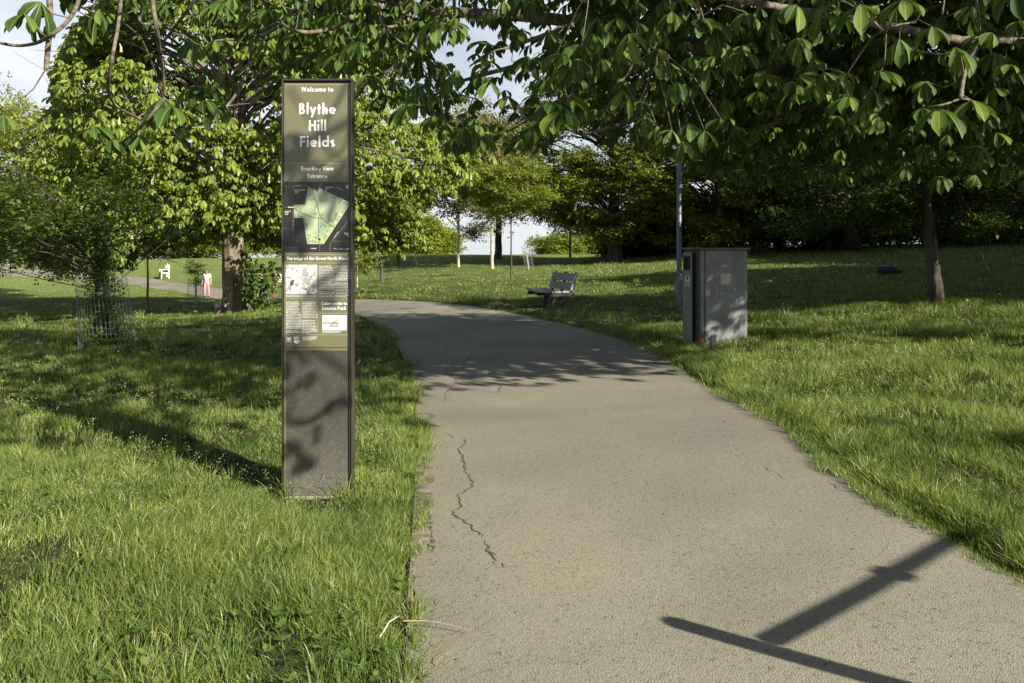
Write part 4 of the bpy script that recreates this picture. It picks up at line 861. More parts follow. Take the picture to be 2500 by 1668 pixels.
    g['T'] = ([st(.28, 0, 1), [(0, 1-h), (.56, 1-h)]], .56); g['V'] = ([[(h*.6, 1), (.36, h), (.72-h*.6, 1)]], .72); g['W'] = ([[(h*.6, 1), (.29, h), (.54, .96), (.79, h), (1.08-h*.6, 1)]], 1.08)
    g['M'] = ([[(.04, 0), (.16, .96), (.46, .1), (.76, .96), (.88, 0)]], .92); g['A'] = ([[(h*.6, 0), (.38, 1-h), (.76-h*.6, 0)], [(.17, .3), (.59, .3)]], .76)
    g['S'] = ([arc_(.28, .74, .26-h*.6, .26-h, 40, 270, 12)+arc_(.28, .27, .28-h*.6, .27-h, 90, -140, 12)], .56)
    g['U'] = ([[(lx, 1)]+arc_(.3, .3, .3-h, .3-h, 180, 360, 12)+[(.6-h, 1)]], .6); g['J'] = ([[(.3, 1)]+arc_(.12, .2, .18, .2-h, 0, -120, 8)], .34)
    g['0'] = ([arc_(.28, .5, .28-h, .5-h, 0, 360, 20)], .56); g['1'] = ([[(.02, .85), (.16, .98), (.16, 0)]], .3); g['2'] = ([arc_(.26, .73, .24-h*.5, .26-h, 170, -30, 10)+[(.05, h), (.52, h)]], .54)
    g['3'] = ([arc_(.24, .75, .2, .24-h, 150, -90, 10)+arc_(.24, .27, .24, .26-h, 90, -150, 10)], .5); g['7'] = ([[(0, 1-h), (.46, 1-h), (.12, 0)]], .5); g['9'] = ([arc_(.27, .68, .24, .3-h, 0, 360, 16), [(.5, .6), (.22, 0)]], .54)
    g['8'] = ([arc_(.26, .74, .2, .24-h, 0, 360, 14), arc_(.26, .27, .24, .26-h, 0, 360, 14)], .52); g['5'] = ([[(.46, 1-h), (.14, 1-h), (.1, .58)]+arc_(.22, .32, .24, .3-h, 110, -140, 10)], .5); g['4'] = ([[(.5, .24), (.02, .24), (.38, 1), (.38, 0)]], .54)
    g['6'] = ([arc_(.27, .3, .24, .3-h, 0, 360, 16), [(.04, .38), (.34, 1)]], .54)
    g['.'] = ([[(h, 0), (h, 2*h)]], 2*h); g[','] = ([[(h, 2*h), (.0, -.1)]], 2*h); g['-'] = ([[(0, .33), (.26, .33)]], .26)
    return g
def ribbon(P, h):
    P = np.array(P, float); closed = np.linalg.norm(P[0]-P[-1]) < 1e-6; N = len(P)
    T = np.diff(P, axis=0); T /= np.linalg.norm(T, axis=1)[:, None]+1e-9; Nn = np.stack([-T[:, 1], T[:, 0]], 1); out = []
    for i in range(N):
        a = Nn[i-1] if i > 0 else (Nn[-1] if closed else Nn[0]); b = Nn[i] if i < N-1 else (Nn[0] if closed else Nn[-1])
        m = a+b; m /= np.linalg.norm(m)+1e-9; out.append(m*h/max(.35, m@a))
    out = np.array(out); return np.concatenate([P+out, P-out]), [(i, i+1, N+i+1, N+i) for i in range(N-1)]
def text_polys(s, size, w=.17, track=.11, lean=0):
    """list of (verts2d, faces) and total width"""
    G = glyphs(w/2); x = 0; res = []
    for ch in s:
        if ch == ' ': x += .32; continue
        if ch not in G: ch = '-'
        st, adv = G[ch]
        for k, p in enumerate(st):
            V, Fs = ribbon(p, w/2); V = V+[x, 0]; res.append((V*size, Fs, k))
        x += adv+track
    return res, (x-track)*size
# ------------------------------------------------------------------ the park sign
DS = 4.82
sb = at(773, 1217, DS); sgz = float(base_h(sb[0], sb[1]))
sign = empty('park_sign', (sb[0], DS, sgz)); tag(sign, 'tall olive park sign reading Welcome to Blythe Hill Fields, in the grass by the path', 'sign')
M_olive = mat('olive_panel', (.135, .13, .072), .32, col2=(.155, .148, .085), nscale=3, spec=.5)
M_frame = mat('black_frame', (.018, .018, .015), .3, .3); M_framel = mat('bronze_edge', (.075, .07, .055), .35, .6)
M_mapbk = mat('map_black', (.022, .020, .019), .3, col2=(.032, .03, .028), nscale=4); M_rule = mat('panel_rule', (.42, .41, .30), .5)
M_road = mat('map_road', (.085, .085, .055), .5); M_parkg = mat('map_park_green', (.30, .38, .23), .35, col2=(.38, .45, .29), nscale=5); M_treeg = mat('map_tree_green', (.20, .28, .17), .4)
M_yel = mat('map_yellow', (.62, .52, .10), .5); M_conc = mat('sign_footing', (.26, .24, .19), .9, col2=(.14, .13, .10), nscale=40, bump=.5)
def pt(u, v): p = at(u, v, DS); return np.array([p[0]-sb[0], p[2]-sgz])
X0, ZB = pt(688.5, 1214); X1, _ = pt(860, 1214); _, ZT = pt(775, 198)
W_ = X1-X0; XC = (X0+X1)/2
m = MB()
m.box((XC, .04, (ZT-.03)/2+.0), (W_-.012, .066, ZT+.03-.004), m=0, bev=.003)
m.build('body', M_frame, sign)
fr = MB()
for x in (X0+.004, X1-.004): fr.box((x, .035, ZT/2+.004), (.010, .084, ZT), bev=.002)
fr.box((XC, .035, ZT+.0065), (W_+.004, .088, .013), bev=.002)
fr.build('frame', M_framel, sign)
fr2 = MB(); fr2.box((X1-.0165, -.0005, ZT/2), (.0022, .012, ZT-.02)); fr2.build('edge_strip', M_framel, sign)
fo = MB(); fo.box((XC+.005, .04, -.04), (W_-.03, .10, .11), bev=.006); fo.build('footing', M_conc, sign)
def panel(name, u0, v0, u1, v1, mt, y, parent=sign, th=.002):
    a = pt(u0, v1); b = pt(u1, v0); p = MB(); p.box(((a[0]+b[0])/2, y, (a[1]+b[1])/2), (b[0]-a[0], th, b[1]-a[1])); return p.build(name, mt, parent)
YP = .004
hd = panel('header_panel', 693.5, 203, 855.5, 444, M_olive, YP); mpn = panel('map_panel', 693.5, 445, 855.5, 615, M_mapbk, YP)
inf = panel('text_panel', 693.5, 616, 855.5, 848.5, M_olive, YP)
def poly2(name, parent, mt, polys, y):
    """flat marks: polys = list of lists of photo pixels, laid just proud of the panel"""
    V = []; Fs = []
    for k, pl in enumerate(polys):
        b = len(V)
        for (u, v) in pl: q = pt(u, v); V.append((q[0], y-.00012*(k % 5), q[1]))
        Fs.append(tuple(range(b, len(V))))
    me = bpy.data.meshes.new(name); me.from_pydata(V, [], Fs); me.update(); return link(name, me, mt, parent)
YF = YP-.0016
def rule(u0, v0, u1, v1, w=1.0):
    d = np.array([u1-u0, v1-v0], float); d /= np.linalg.norm(d); n_ = np.array([-d[1], d[0]])*w/2
    return [(u0+n_[0], v0+n_[1]), (u1+n_[0], v1+n_[1]), (u1-n_[0], v1-n_[1]), (u0-n_[0], v0-n_[1])]
def write(name, parent, lines, mt=None, y=YF-.0006):
    """lines: (text, u, v_baseline, cap px, align, weight[, rot deg])"""
    V = []; Fs = []
    for ln in lines:
        s_, u, v, cap, al, w = ln[:6]; rot = math.radians(ln[6]) if len(ln) > 6 else 0
        q = pt(u, v); sz = cap/F*DS*1.0; res, wd = text_polys(s_, sz, w, .13 if w > .15 else .12)
        dx = {'l': 0, 'c': -wd/2, 'r': -wd}[al]
        for P2, f, k in res:
            b = len(V); c, s2 = math.cos(rot), math.sin(rot)
            for (a, z) in P2: a += dx; V.append((q[0]+a*c-z*s2, y-.00010*k, q[1]+a*s2+z*c))
            Fs += [tuple(b+i for i in t_) for t_ in f]
    me = bpy.data.meshes.new(name); me.from_pydata(V, [], Fs); me.update(); return link(name, me, mt or M_white, parent)
write('lettering', hd, [('Welcome to', 774.5, 224, 11.5, 'c', .15), ('Blythe', 775, 279, 26.5, 'c', .18), ('Hill', 775, 320, 26.5, 'c', .18), ('Fields', 775, 359, 26.5, 'c', .18),
                        ('Brockley View', 775, 416.5, 10, 'c', .13), ('Entrance', 775, 435, 10, 'c', .13)])
poly2('rule', hd, M_rule, [rule(697, 206, 851, 207, .8), rule(697, 398, 851, 399.5, .8)], YF)
# map
S_ = 8.71; mpx = lambda L: [(680+x/S_, 440+y/S_) for x, y in L]
park = [(630, 150), (830, 240), (868, 168), (1535, 488), (962, 1362), (612, 1360), (522, 802), (328, 802), (328, 522), (565, 522)]
poly2('road_lines', mpn, M_road, [rule(*mpx([(105, 140)])[0], *mpx([(560, 110)])[0], 3), rule(*mpx([(310, 110)])[0], *mpx([(310, 1280)])[0], 3), rule(*mpx([(560, 100)])[0], *mpx([(840, 225)])[0], 3),
      rule(*mpx([(840, 225)])[0], *mpx([(920, 60)])[0], 3), rule(*mpx([(105, 1030)])[0], *mpx([(320, 1030)])[0], 2), rule(*mpx([(105, 1435)])[0], *mpx([(410, 1435)])[0], 2), rule(*mpx([(310, 1275)])[0], *mpx([(415, 1275)])[0], 2.5),
      rule(*mpx([(405, 1275)])[0], *mpx([(405, 1510)])[0], 2.5), rule(*mpx([(870, 1365)])[0], *mpx([(870, 1520)])[0], 2), rule(*mpx([(1095, 1520)])[0], *mpx([(1095, 1340)])[0], 2.4), rule(*mpx([(1095, 1345)])[0], *mpx([(1545, 800)])[0], 2.8),
      rule(*mpx([(1150, 1300)])[0], *mpx([(1550, 1300)])[0], 2), rule(*mpx([(1330, 1020)])[0], *mpx([(1550, 1020)])[0], 1.4), rule(*mpx([(105, 580)])[0], *mpx([(310, 580)])[0], 1.5), rule(*mpx([(1150, 60)])[0], *mpx([(1550, 300)])[0], 1.5),
      rule(*mpx([(1430, 350)])[0], *mpx([(1500, 210)])[0], 1.5)], YF)
poly2('park_shape', mpn, M_parkg, [mpx(park)], YF-.0008)
rg = np.random.default_rng(2); tr_ = [(675, 235, 18), (640, 280, 20), (690, 300, 20), (630, 330, 18), (700, 345, 18), (660, 345, 18), (620, 410, 18), (680, 410, 22), (710, 420, 28), (745, 395, 20), (590, 470, 14), (580, 525, 16), (450, 550, 16), (490, 550, 16), (535, 545, 16),
      (462, 600, 20), (475, 635, 20), (355, 580, 18), (425, 732, 20), (355, 720, 14), (355, 770, 20), (450, 778, 18), (490, 775, 18), (540, 790, 18), (575, 710, 14), (860, 325, 22), (970, 250, 24), (1005, 285, 26), (1045, 285, 24), (1110, 300, 18), (1145, 320, 18), (1128, 362, 22),
      (1185, 370, 24), (1210, 350, 20), (1265, 390, 20), (1310, 410, 26), (1325, 445, 24), (1295, 475, 24), (1395, 470, 20), (1470, 500, 20), (790, 565, 28), (770, 625, 20), (775, 715, 28), (925, 735, 30), (1235, 710, 30), (1225, 760, 30), (1365, 685, 20), (1290, 790, 20), (1250, 840, 26),
      (1200, 810, 26), (1170, 840, 26), (1080, 840, 30), (1120, 860, 30), (1075, 880, 26), (1160, 890, 20), (900, 860, 18), (930, 910, 22), (885, 930, 24), (910, 975, 26), (940, 960, 30), (980, 955, 24), (1000, 980, 30), (990, 1015, 24), (890, 1010, 28), (940, 1045, 22), (1070, 985, 24), (1105, 975, 24),
      (1060, 1065, 22), (1025, 1080, 28), (885, 1065, 22), (885, 1105, 26), (950, 1100, 20), (925, 1145, 18), (985, 1150, 20), (790, 1120, 20), (550, 830, 24), (555, 870, 20), (575, 930, 24), (580, 985, 24), (590, 1040, 28), (585, 1120, 18), (620, 1170, 26), (665, 1180, 22), (630, 1230, 24), (610, 1270, 22), (650, 1310, 28), (720, 1300, 26), (780, 1310, 26), (1000, 1200, 24), (975, 1225, 20)]
poly2('tree_dots', mpn, M_treeg, [mpx([(x+r*math.cos(a), y+r*math.sin(a)) for a in np.linspace(0, 6.283, 11)[:-1]]) for x, y, r in tr_], YF-.0012)
def wline(pts, w): 
    P = smooth(np.array(mpx(pts)), 2); return [rule(*P[i], *P[i+1], w) for i in range(len(P)-1)]
poly2('path_lines', mpn, M_frame, wline([(725, 190), (725, 270), (790, 430), (840, 560), (865, 730), (930, 820), (1060, 930), (1195, 998)], 1.0)+wline([(345, 600), (440, 680), (600, 750), (760, 795), (930, 820)], .9)+wline([(862, 760), (845, 1000), (862, 1362)], .9)
      + wline([(855, 1165), (805, 1180), (800, 1235), (855, 1250)], .7)+[rule(*mpx([(760, 1215)])[0], *mpx([(800, 1215)])[0], .7), mpx([(860, 1240), (890, 1240), (890, 1278), (860, 1278)])], YF-.0020)
poly2('yellow_marks', mpn, M_yel, [mpx([(200, 565), (355, 565), (355, 590), (200, 590)])]+[mpx([(x-20, y-20), (x+20, y-20), (x+20, y+20), (x-20, y+20)]) for x, y in ((1305, 745), (1192, 920), (1122, 1038), (650, 1130), (1040, 1160), (693, 1252), (925, 1248), (825, 1308), (940, 1320))]
      + [mpx([(x+15*math.cos(a), y+15*math.sin(a)) for a in np.linspace(0, 6.283, 9)[:-1]]) for x, y in ((368, 270), (403, 272), (1008, 208), (152, 726), (190, 726), (1490, 1193))], YF-.0027)
C8 = lambda x, y: mpx([(x, y)])[0]
write('lettering', mpn, [('Honor Oak Park', *C8(352, 222), 2.7, 'l', .17), ('20 mins', *C8(352, 250), 2.6, 'l', .17), ('Crofton Park', *C8(992, 160), 2.7, 'l', .15), ('10 mins', *C8(998, 188), 2.6, 'l', .15), ('Forest Hill', *C8(138, 672), 2.6, 'l', .16), ('30 mins', *C8(138, 700), 2.6, 'l', .16),
      ('Catford', *C8(1508, 1142), 2.8, 'r', .16), ('10 mins', *C8(1508, 1170), 2.6, 'r', .16), ('Catford', *C8(740, 1465), 3.0, 'c', .16), ('North', *C8(1465, 192), 2.6, 'c', .13), ('Brockley View', *C8(322, 980), 1.9, 'l', .14, 90), ('Brockley View', *C8(205, 587), 1.8, 'l', .14),
      ('Codrington Hill', *C8(365, 130), 1.8, 'l', .13, 4), ('Brockley Road', *C8(1250, 165), 1.8, 'l', .13, -28), ('Ravensbourne Road', *C8(1180, 1245), 1.8, 'l', .13, 56)], y=YF-.0030)
poly2('north_mark', mpn, M_white, [mpx([(1465+27*math.cos(a), 135+27*math.sin(a)) for a in np.linspace(0, 6.283, 17)[:-1]])], YF-.0010)
poly2('north_arrow', mpn, M_frame, [mpx([(1459, 150), (1471, 150), (1471, 132), (1480, 132), (1465, 116), (1450, 132), (1459, 132)])], YF-.0018)
poly2('scale_bar', mpn, M_white, [rule(*C8(1180, 1455), *C8(1205, 1455), .8), rule(*C8(1325, 1457), *C8(1350, 1457), .8), rule(*C8(1465, 1458), *C8(1505, 1458), 1.2), rule(*C8(1190, 1468), *C8(1490, 1470), .3)], YF-.0010)
# information panel
def fit(lines, maxw):
    out = []
    for l in lines:
        _, wd = text_polys(l[0], l[3]/F*DS, l[5], .12); k = min(1, maxw/F*DS/wd) if wd > 0 else 1
        out.append((l[0], l[1], l[2], l[3]*max(k, .55), *l[4:]))
    return out
write('heading', inf, fit([('The edge of the Great North Wood', 775.5, 634.5, 8.2, 'c', .17)], 150)+fit([('Countryside to', 816, 744.5, 8.2, 'c', .18), ('London Park', 816, 756.7, 8.2, 'c', .18)], 62))
poly2('rule', inf, M_rule, [rule(697, 620.5, 853, 622.5, .8), rule(697, 641.5, 853, 642.8, .8), rule(775.8, 647, 775.8, 725, .8), rule(816.7, 648, 816.7, 725, .7), rule(697, 729, 853, 730.3, .8), rule(735.4, 735, 735.4, 812, .7), rule(775.7, 735, 775.7, 812.5, .8),
      rule(779, 764.7, 853, 765.2, .8), rule(697, 817.3, 853, 818.2, .8)], YF)
T1 = "The area of Blythe Hill|Fields was partly wooded|in 1700s. Ancient Catford|lanes and the Oak of Honor|Oak and Honor Wood, part|of the Great North Wood.|This ancient woodland once|extended from Deptford to|the hills to Selhurst and|Croydon. For centuries, the|managed oak provided|and wood for builders|economy. It provided wood|for shipbuilding and charcoal|production, timber for homes|and acorns for pig grazing.||In 1766. Oak of Honor Wood|reached Brenchley Gate. Now|a country lane leading to|Plumstead Common, and it is".split('|')
T2 = "the Hamlet of Road 1750s.|Much of the wood was felled|for the mid 19th century and|homes to One Tree Hill today.|Now sheep farms and fields|corridors between the older|oaks. The closest surviving|ancient woodland to the fields|is at Dulwich Common, once|called Dulwich Wood.||The fields contain many|English oaks Quercus robur.|One of Britain's largest|broad leaved trees, the oak|survives many centuries. Rare|also native birds, butterflies|at Peckham with bats recorded|and found in the fields. These|function provide grounds|and owned by many.".split('|')
T3 = "The fields' open hilltop|was saved from housing|development partly due|to its geography and|the expansion of houses|building during the Great|Depression in the early|1930s. Local petition and|action in 1933 which gained|1000 signatures, also played|an important part in saving the|fields for future generations.|Eventually, the London County|Council bought the land and|opened it as a public park in|1935. It was one of the last in|Lewisham to be created from|undeveloped countryside.||At 70 metres (230 feet)|above sea level, Blythe Hill".split('|')
T4 = "is one of two ancient wood|hills in South East London|with splendid views. Other|local hills are One Tree Hill,|Hilly Fields and a Deptford|Grounds. These were saved|from housing development|through success of popular|public demonstrations - most|famously at One Tree Hill - and|dedicated local committees.||Blythe Hill looks north to|the City of London, the|Shard and Canary Wharf|and south towards Kent.|This is also one of London's|key sites for stargazing|especially when looking south|away from central London's|light pollution.".split('|')
body = []
for tx, u, v0, dv in ((T1, 778.5, 650.8, 3.72), (T2, 819, 651.2, 3.72), (T3, 698, 738.5, 3.73), (T4, 738, 738.8, 3.73)):
    for i, s_ in enumerate(tx): body.append((s_, u, v0+dv*i, 2.35, 'l', .20))
def fit(lines, maxw):
    out = []
    for l in lines:
        _, wd = text_polys(l[0], l[3]/F*DS, l[5], .12); k = min(1, maxw/F*DS/wd) if wd > 0 else 1
        out.append((l[0], l[1], l[2], l[3]*max(k, .55), *l[4:]))
    return out
write('body_text', inf, fit(body, 36.5))
write('caption', inf, fit([('In 1799 a view of the oak in the Great North Wood of the fields, with horse and rider', 697.5, 722.3, 2.2, 'l', .2), ('and Blythe Hill as seen from the south by an unknown artist in Lewisham', 697.5, 724.9, 2.2, 'l', .2),
      ('Blythe Hill Fields playground in 1950s', 787, 810.5, 2.2, 'l', .2), ('Copyright London Metropolitan Archives', 787, 813, 1.8, 'l', .2), ('London Borough of Lewisham and', 738, 823.4, 1.9, 'l', .2), ('the Blythe Hill Fields User Group', 738, 825.9, 1.9, 'l', .2), ('with funding from the Mayor of', 738, 828.4, 1.9, 'l', .2), ('London Greenspaces', 738, 830.9, 1.9, 'l', .2)], 74))
def pic_mat():
    m = bpy.data.materials.new('old_engraving'); m.use_nodes = True; nt = m.node_tree; b = nt.nodes['Principled BSDF']; L = nt.links.new; b.inputs['Roughness'].default_value = .5
    tc = NN(nt, 'ShaderNodeTexCoord'); n = NN(nt, 'ShaderNodeTexNoise'); n.inputs['Scale'].default_value = 34; n.inputs['Detail'].default_value = 8; n.inputs['Distortion'].default_value = 1.2
    L(tc.outputs['Object'], n.inputs['Vector']); r = NN(nt, 'ShaderNodeValToRGB'); r.color_ramp.elements[0].position = .38; r.color_ramp.elements[0].color = (.26, .25, .23, 1); r.color_ramp.elements[1].position = .56; r.color_ramp.elements[1].color = (.74, .72, .64, 1)
    L(n.outputs['Fac'], r.inputs['Fac']); L(r.outputs[0], b.inputs['Base Color']); return m
panel('engraving', 697.5, 646.5, 773.8, 718.3, pic_mat(), YF-.0006, inf, .001)
M_ink = mat('ink_grey', (.07, .07, .07), .7); M_ink2 = mat('ink_light', (.30, .29, .28), .7)
e = lambda x, y: (690+x/15.68, 640+y/15.68)
def blob(pts): return [e(*p) for p in pts]
poly2('figure_marks', inf, M_ink2, [blob([(840, 190), (930, 230), (910, 330), (1000, 400), (1010, 560), (880, 600), (770, 550), (720, 450), (800, 390), (820, 300)]), blob([(760, 610), (1040, 600), (1050, 760), (960, 900), (860, 840), (780, 760)])], YF-.0016)
_wl = lambda pts, w: (lambda P: [rule(*P[i], *P[i+1], w) for i in range(len(P)-1)])(smooth(np.array([e(*p) for p in pts]), 2))
poly2('figure_lines', inf, M_ink, _wl([(270, 1080), (330, 960), (400, 850), (430, 730), (480, 660), (600, 640)], 1.1)+[blob([(275, 780), (350, 700), (440, 650), (430, 850), (380, 900), (290, 880)])]+_wl([(510, 960), (590, 860), (600, 740), (720, 630)], .9)
      + _wl([(700, 830), (760, 780), (850, 930), (930, 1040), (900, 1070), (760, 1040)], .9)+[blob([(1060, 540), (1130, 520), (1110, 590), (1060, 590)])]+_wl([(960, 880), (1060, 780), (1150, 760)], .5), YF-.0024)
panel('photograph', 787.2, 770.2, 845.8, 806.7, mat('photo_white', (.74, .74, .74), .5), YF-.0006, inf, .001)
h_ = lambda x, y: (690+x/13.05, 730+y/13.05)
poly2('photo_marks', inf, M_ink2, [[h_(*p) for p in ((1275, 740), (1380, 715), (1520, 740), (1640, 725), (1780, 710), (1810, 800), (1275, 800))], [h_(*p) for p in ((1510, 830), (1770, 825), (1770, 905), (1500, 905))]], YF-.0014)
poly2('photo_lines', inf, M_ink, [rule(*h_(1795, 620), *h_(1500, 858), 1.7), rule(*h_(1560, 800), *h_(1870, 800), 1.2), rule(*h_(1870, 803), *h_(2010, 803), .5), rule(*h_(1505, 860), *h_(1400, 905), .5), rule(*h_(1400, 905), *h_(1310, 920), .4),
      rule(*h_(1765, 820), *h_(1750, 940), .6), rule(*h_(1505, 870), *h_(1520, 940), .5), rule(*h_(1915, 880), *h_(1925, 925), 1.4)], YF-.0021)
# emblems
poly2('emblem_frame', inf, M_white, [[h_(95, 1205), h_(272, 1205), h_(272, 1370), h_(95, 1370)]], YF)
poly2('emblem_field', inf, M_olive, [[h_(106, 1215), h_(262, 1215), h_(262, 1360), h_(106, 1360)]], YF-.0008)
poly2('emblem_crown', inf, M_white, [[h_(118, 1245), h_(140, 1232), h_(150, 1248), h_(170, 1228), h_(186, 1245), h_(204, 1228), h_(220, 1248), h_(236, 1232), h_(254, 1245), h_(246, 1300), h_(215, 1318), h_(156, 1318), h_(124, 1300)], rule(*h_(118, 1345), *h_(250, 1345), .8)], YF-.0016)
poly2('leaf_emblem', inf, M_white, [[h_(352, 1345), h_(380, 1322), h_(430, 1325), h_(470, 1355), h_(492, 1405), h_(450, 1422), h_(400, 1412), h_(365, 1380)], [h_(470, 1300), h_(490, 1292), h_(500, 1320), h_(548, 1358), h_(540, 1376), h_(520, 1372), h_(490, 1345), h_(455, 1325)],
      rule(*h_(352, 1215), *h_(520, 1215), 1.2), rule(*h_(352, 1240), *h_(500, 1240), 1.0), rule(*h_(480, 1252), *h_(542, 1252), 1.4), rule(*h_(352, 1265), *h_(455, 1265), 1.0), rule(*h_(352, 1285), *h_(455, 1285), 1.0)], YF-.0004)
# lower patterned panel
def pattern_mat():
    m = bpy.data.materials.new('perforated_pattern'); m.use_nodes = True; nt = m.node_tree; b = nt.nodes['Principled BSDF']; L = nt.links.new; b.inputs['Roughness'].default_value = .55
    tc = NN(nt, 'ShaderNodeTexCoord'); sp = NN(nt, 'ShaderNodeSeparateXYZ'); L(tc.outputs['Object'], sp.inputs[0])
    def M(op, a, b_=None, c=None):
        n = NN(nt, 'ShaderNodeMath', operation=op)
        for i, x in enumerate((a, b_, c)):
            if x is None: continue
            if isinstance(x, (int, float)): n.inputs[i].default_value = x
            else: L(x, n.inputs[i])
        return n.outputs[0]
    cw, chh = .0975, .098
    fx = M('SUBTRACT', M('FRACT', M('DIVIDE', M('ADD', sp.outputs['X'], .2), cw)), .5); fz = M('SUBTRACT', M('FRACT', M('DIVIDE', M('ADD', sp.outputs['Z'], .02), chh)), .5)
    ax = M('ABSOLUTE', fx); az = M('ABSOLUTE', fz)
    d = M('MAXIMUM', ax, M('MULTIPLY', az, .9)); rings = M('SINE', M('MULTIPLY', d, 62.8)); dash = M('SINE', M('MULTIPLY', sp.outputs['X'], 2200)); dash2 = M('SINE', M('MULTIPLY', sp.outputs['Z'], 1300))
    s_ = M('ADD', M('MULTIPLY', rings, .5), M('MULTIPLY', M('MULTIPLY', dash, dash2), .45))
    r = NN(nt, 'ShaderNodeValToRGB'); r.color_ramp.elements[0].position = .0; r.color_ramp.elements[1].position = .9; r.color_ramp.elements[0].color = (.045, .042, .034, 1); r.color_ramp.elements[1].color = (.082, .073, .05, 1); L(s_, r.inputs['Fac'])
    # scuffs towards the foot
    n = NN(nt, 'ShaderNodeTexNoise'); n.inputs['Scale'].default_value = 26; n.inputs['Detail'].default_value = 9; n.inputs['Roughness'].default_value = .75; L(tc.outputs['Object'], n.inputs['Vector'])
    hgt = NN(nt, 'ShaderNodeMapRange'); hgt.inputs['From Min'].default_value = .5; hgt.inputs['From Max'].default_value = .0; hgt.inputs['To Min'].default_value = 0; hgt.inputs['To Max'].default_value = .42; L(sp.outputs['Z'], hgt.inputs['Value'])
    f = M('MULTIPLY', hgt.outputs[0], M('MULTIPLY', M('SUBTRACT', n.outputs['Fac'], .28), 3.2))
    mx = NN(nt, 'ShaderNodeMixRGB'); mx.inputs['Color2'].default_value = (.25, .235, .19, 1); mx.use_clamp = True; L(M('MINIMUM', M('MAXIMUM', f, 0), .8), mx.inputs['Fac']); L(r.outputs[0], mx.inputs['Color1'])
    sc = NN(nt, 'ShaderNodeTexNoise'); sc.inputs['Scale'].default_value = 160; sc.inputs['Detail'].default_value = 2; L(tc.outputs['Object'], sc.inputs['Vector'])
    g = M('GREATER_THAN', sc.outputs['Fac'], .70); m2 = NN(nt, 'ShaderNodeMixRGB'); m2.inputs['Color2'].default_value = (.4, .38, .3, 1); L(M('MULTIPLY', g, .7), m2.inputs['Fac']); L(mx.outputs[0], m2.inputs['Color1'])
    L(m2.outputs[0], b.inputs['Base Color']); return m
low = panel('lower_panel', 693.5, 849.8, 855.5, 1211, M_olive, YP); pan = panel('pattern_panel', 699, 856, 851.5, 1210.5, pattern_mat(), YF-.0004, low, .001)

# ------------------------------------------------------------------ litter bin
bp_ = gb(1768, 852, 11.25); TH_ = math.radians(14)
bin_ = empty('litter_bin', bp_, TH_); tag(bin_, 'tall grey metal litter bin with a rusty corner in the grass beside the path', 'litter bin')
M_binf = mat('bin_door_paint', (.13, .14, .145), .45, .3, col2=(.21, .22, .215), nscale=3.5, bump=.15, bscale=40, lo=.3, hi=.7); M_bins = mat('bin_steel', (.06, .065, .065), .4, .6, col2=(.11, .11, .105), nscale=4)
M_rust = mat('rust', (.13, .05, .02), .9, col2=(.26, .11, .04), nscale=22, bump=.6); M_stick = mat('sticker_pale', (.55, .56, .50), .6, col2=(.42, .40, .34), nscale=60)
BW, BD, BH = .73, .58, 1.40
m = MB(); m.box((.02, BD/2, BH/2), (BW-.05, BD-.02, BH-.03)); m.build('body', M_bins, bin_)
m = MB(); m.box((.035, .012-.004, BH/2+.015), (BW-.075, .022, BH-.07), bev=.004); dr = m.build('door', M_binf, bin_)
m = MB(); m.box((.02, -.006, .98), (.15, .003, .15)); m.box((-.0, -.006, 1.16), (.09, .003, .02)); m.build('sticker_remains', M_stick, dr)
m = MB()
for (x, z, w, h2) in ((-.12, .80, .008, .22), (-.05, .78, .12, .006), (.1, .74, .08, .004), (.16, .83, .03, .03), (-.18, .93, .02, .01), (.05, .88, .02, .008), (-.1, 1.05, .015, .03)): m.box((x, -.0055, z), (w, .002, h2))
m.build('scratch', mat('scratch_pale', (.5, .48, .38), .7), dr)
m = MB(); m.box((-BW/2+.028, .012, BH/2), (.045, .03, BH-.035), bev=.004); cp = m.build('corner_post', M_binf, bin_)
m = MB(); m.box((-BW/2+.03, -.0045, .115), (.06, .004, .17)); m.box((-BW/2-.001, .03, .1), (.004, .06, .16)); m.build('rust_patch', M_rust, bin_)
m = MB(); m.box((.0, BD/2, BH+.006), (BW+.045, BD+.05, .035), bev=.006); m.build('lid', M_bins, bin_)
m = MB(); m.box((-BW/2+.004, BD*.70, BH/2-.01), (.014, BD*.5, BH-.07), bev=.003); sp = m.build('side_panel', M_binf, bin_)
m = MB(); m.box((-BW/2-.006, BD*.72, BH-.20), (.006, BD*.34, .20)); m.build('slot', M_black, sp)
m = MB(); m.box((-BW/2-.005, BD*.68, BH-.46), (.004, BD*.26, .145)); nb = m.build('notice', M_stick, sp)
m = MB(); m.box((-BW/2-.009, BD*.68, BH-.42), (.003, .05, .04)); m.box((-BW/2-.009, BD*.68, BH-.49), (.003, .09, .01)); m.box((-BW/2-.009, BD*.68, BH-.51), (.003, .07, .008)); m.build('notice_print', M_ink, nb)
m = MB(); m.box((.0, BD/2, .02), (BW-.07, BD-.04, .10)); m.build('plinth', M_rust, bin_)

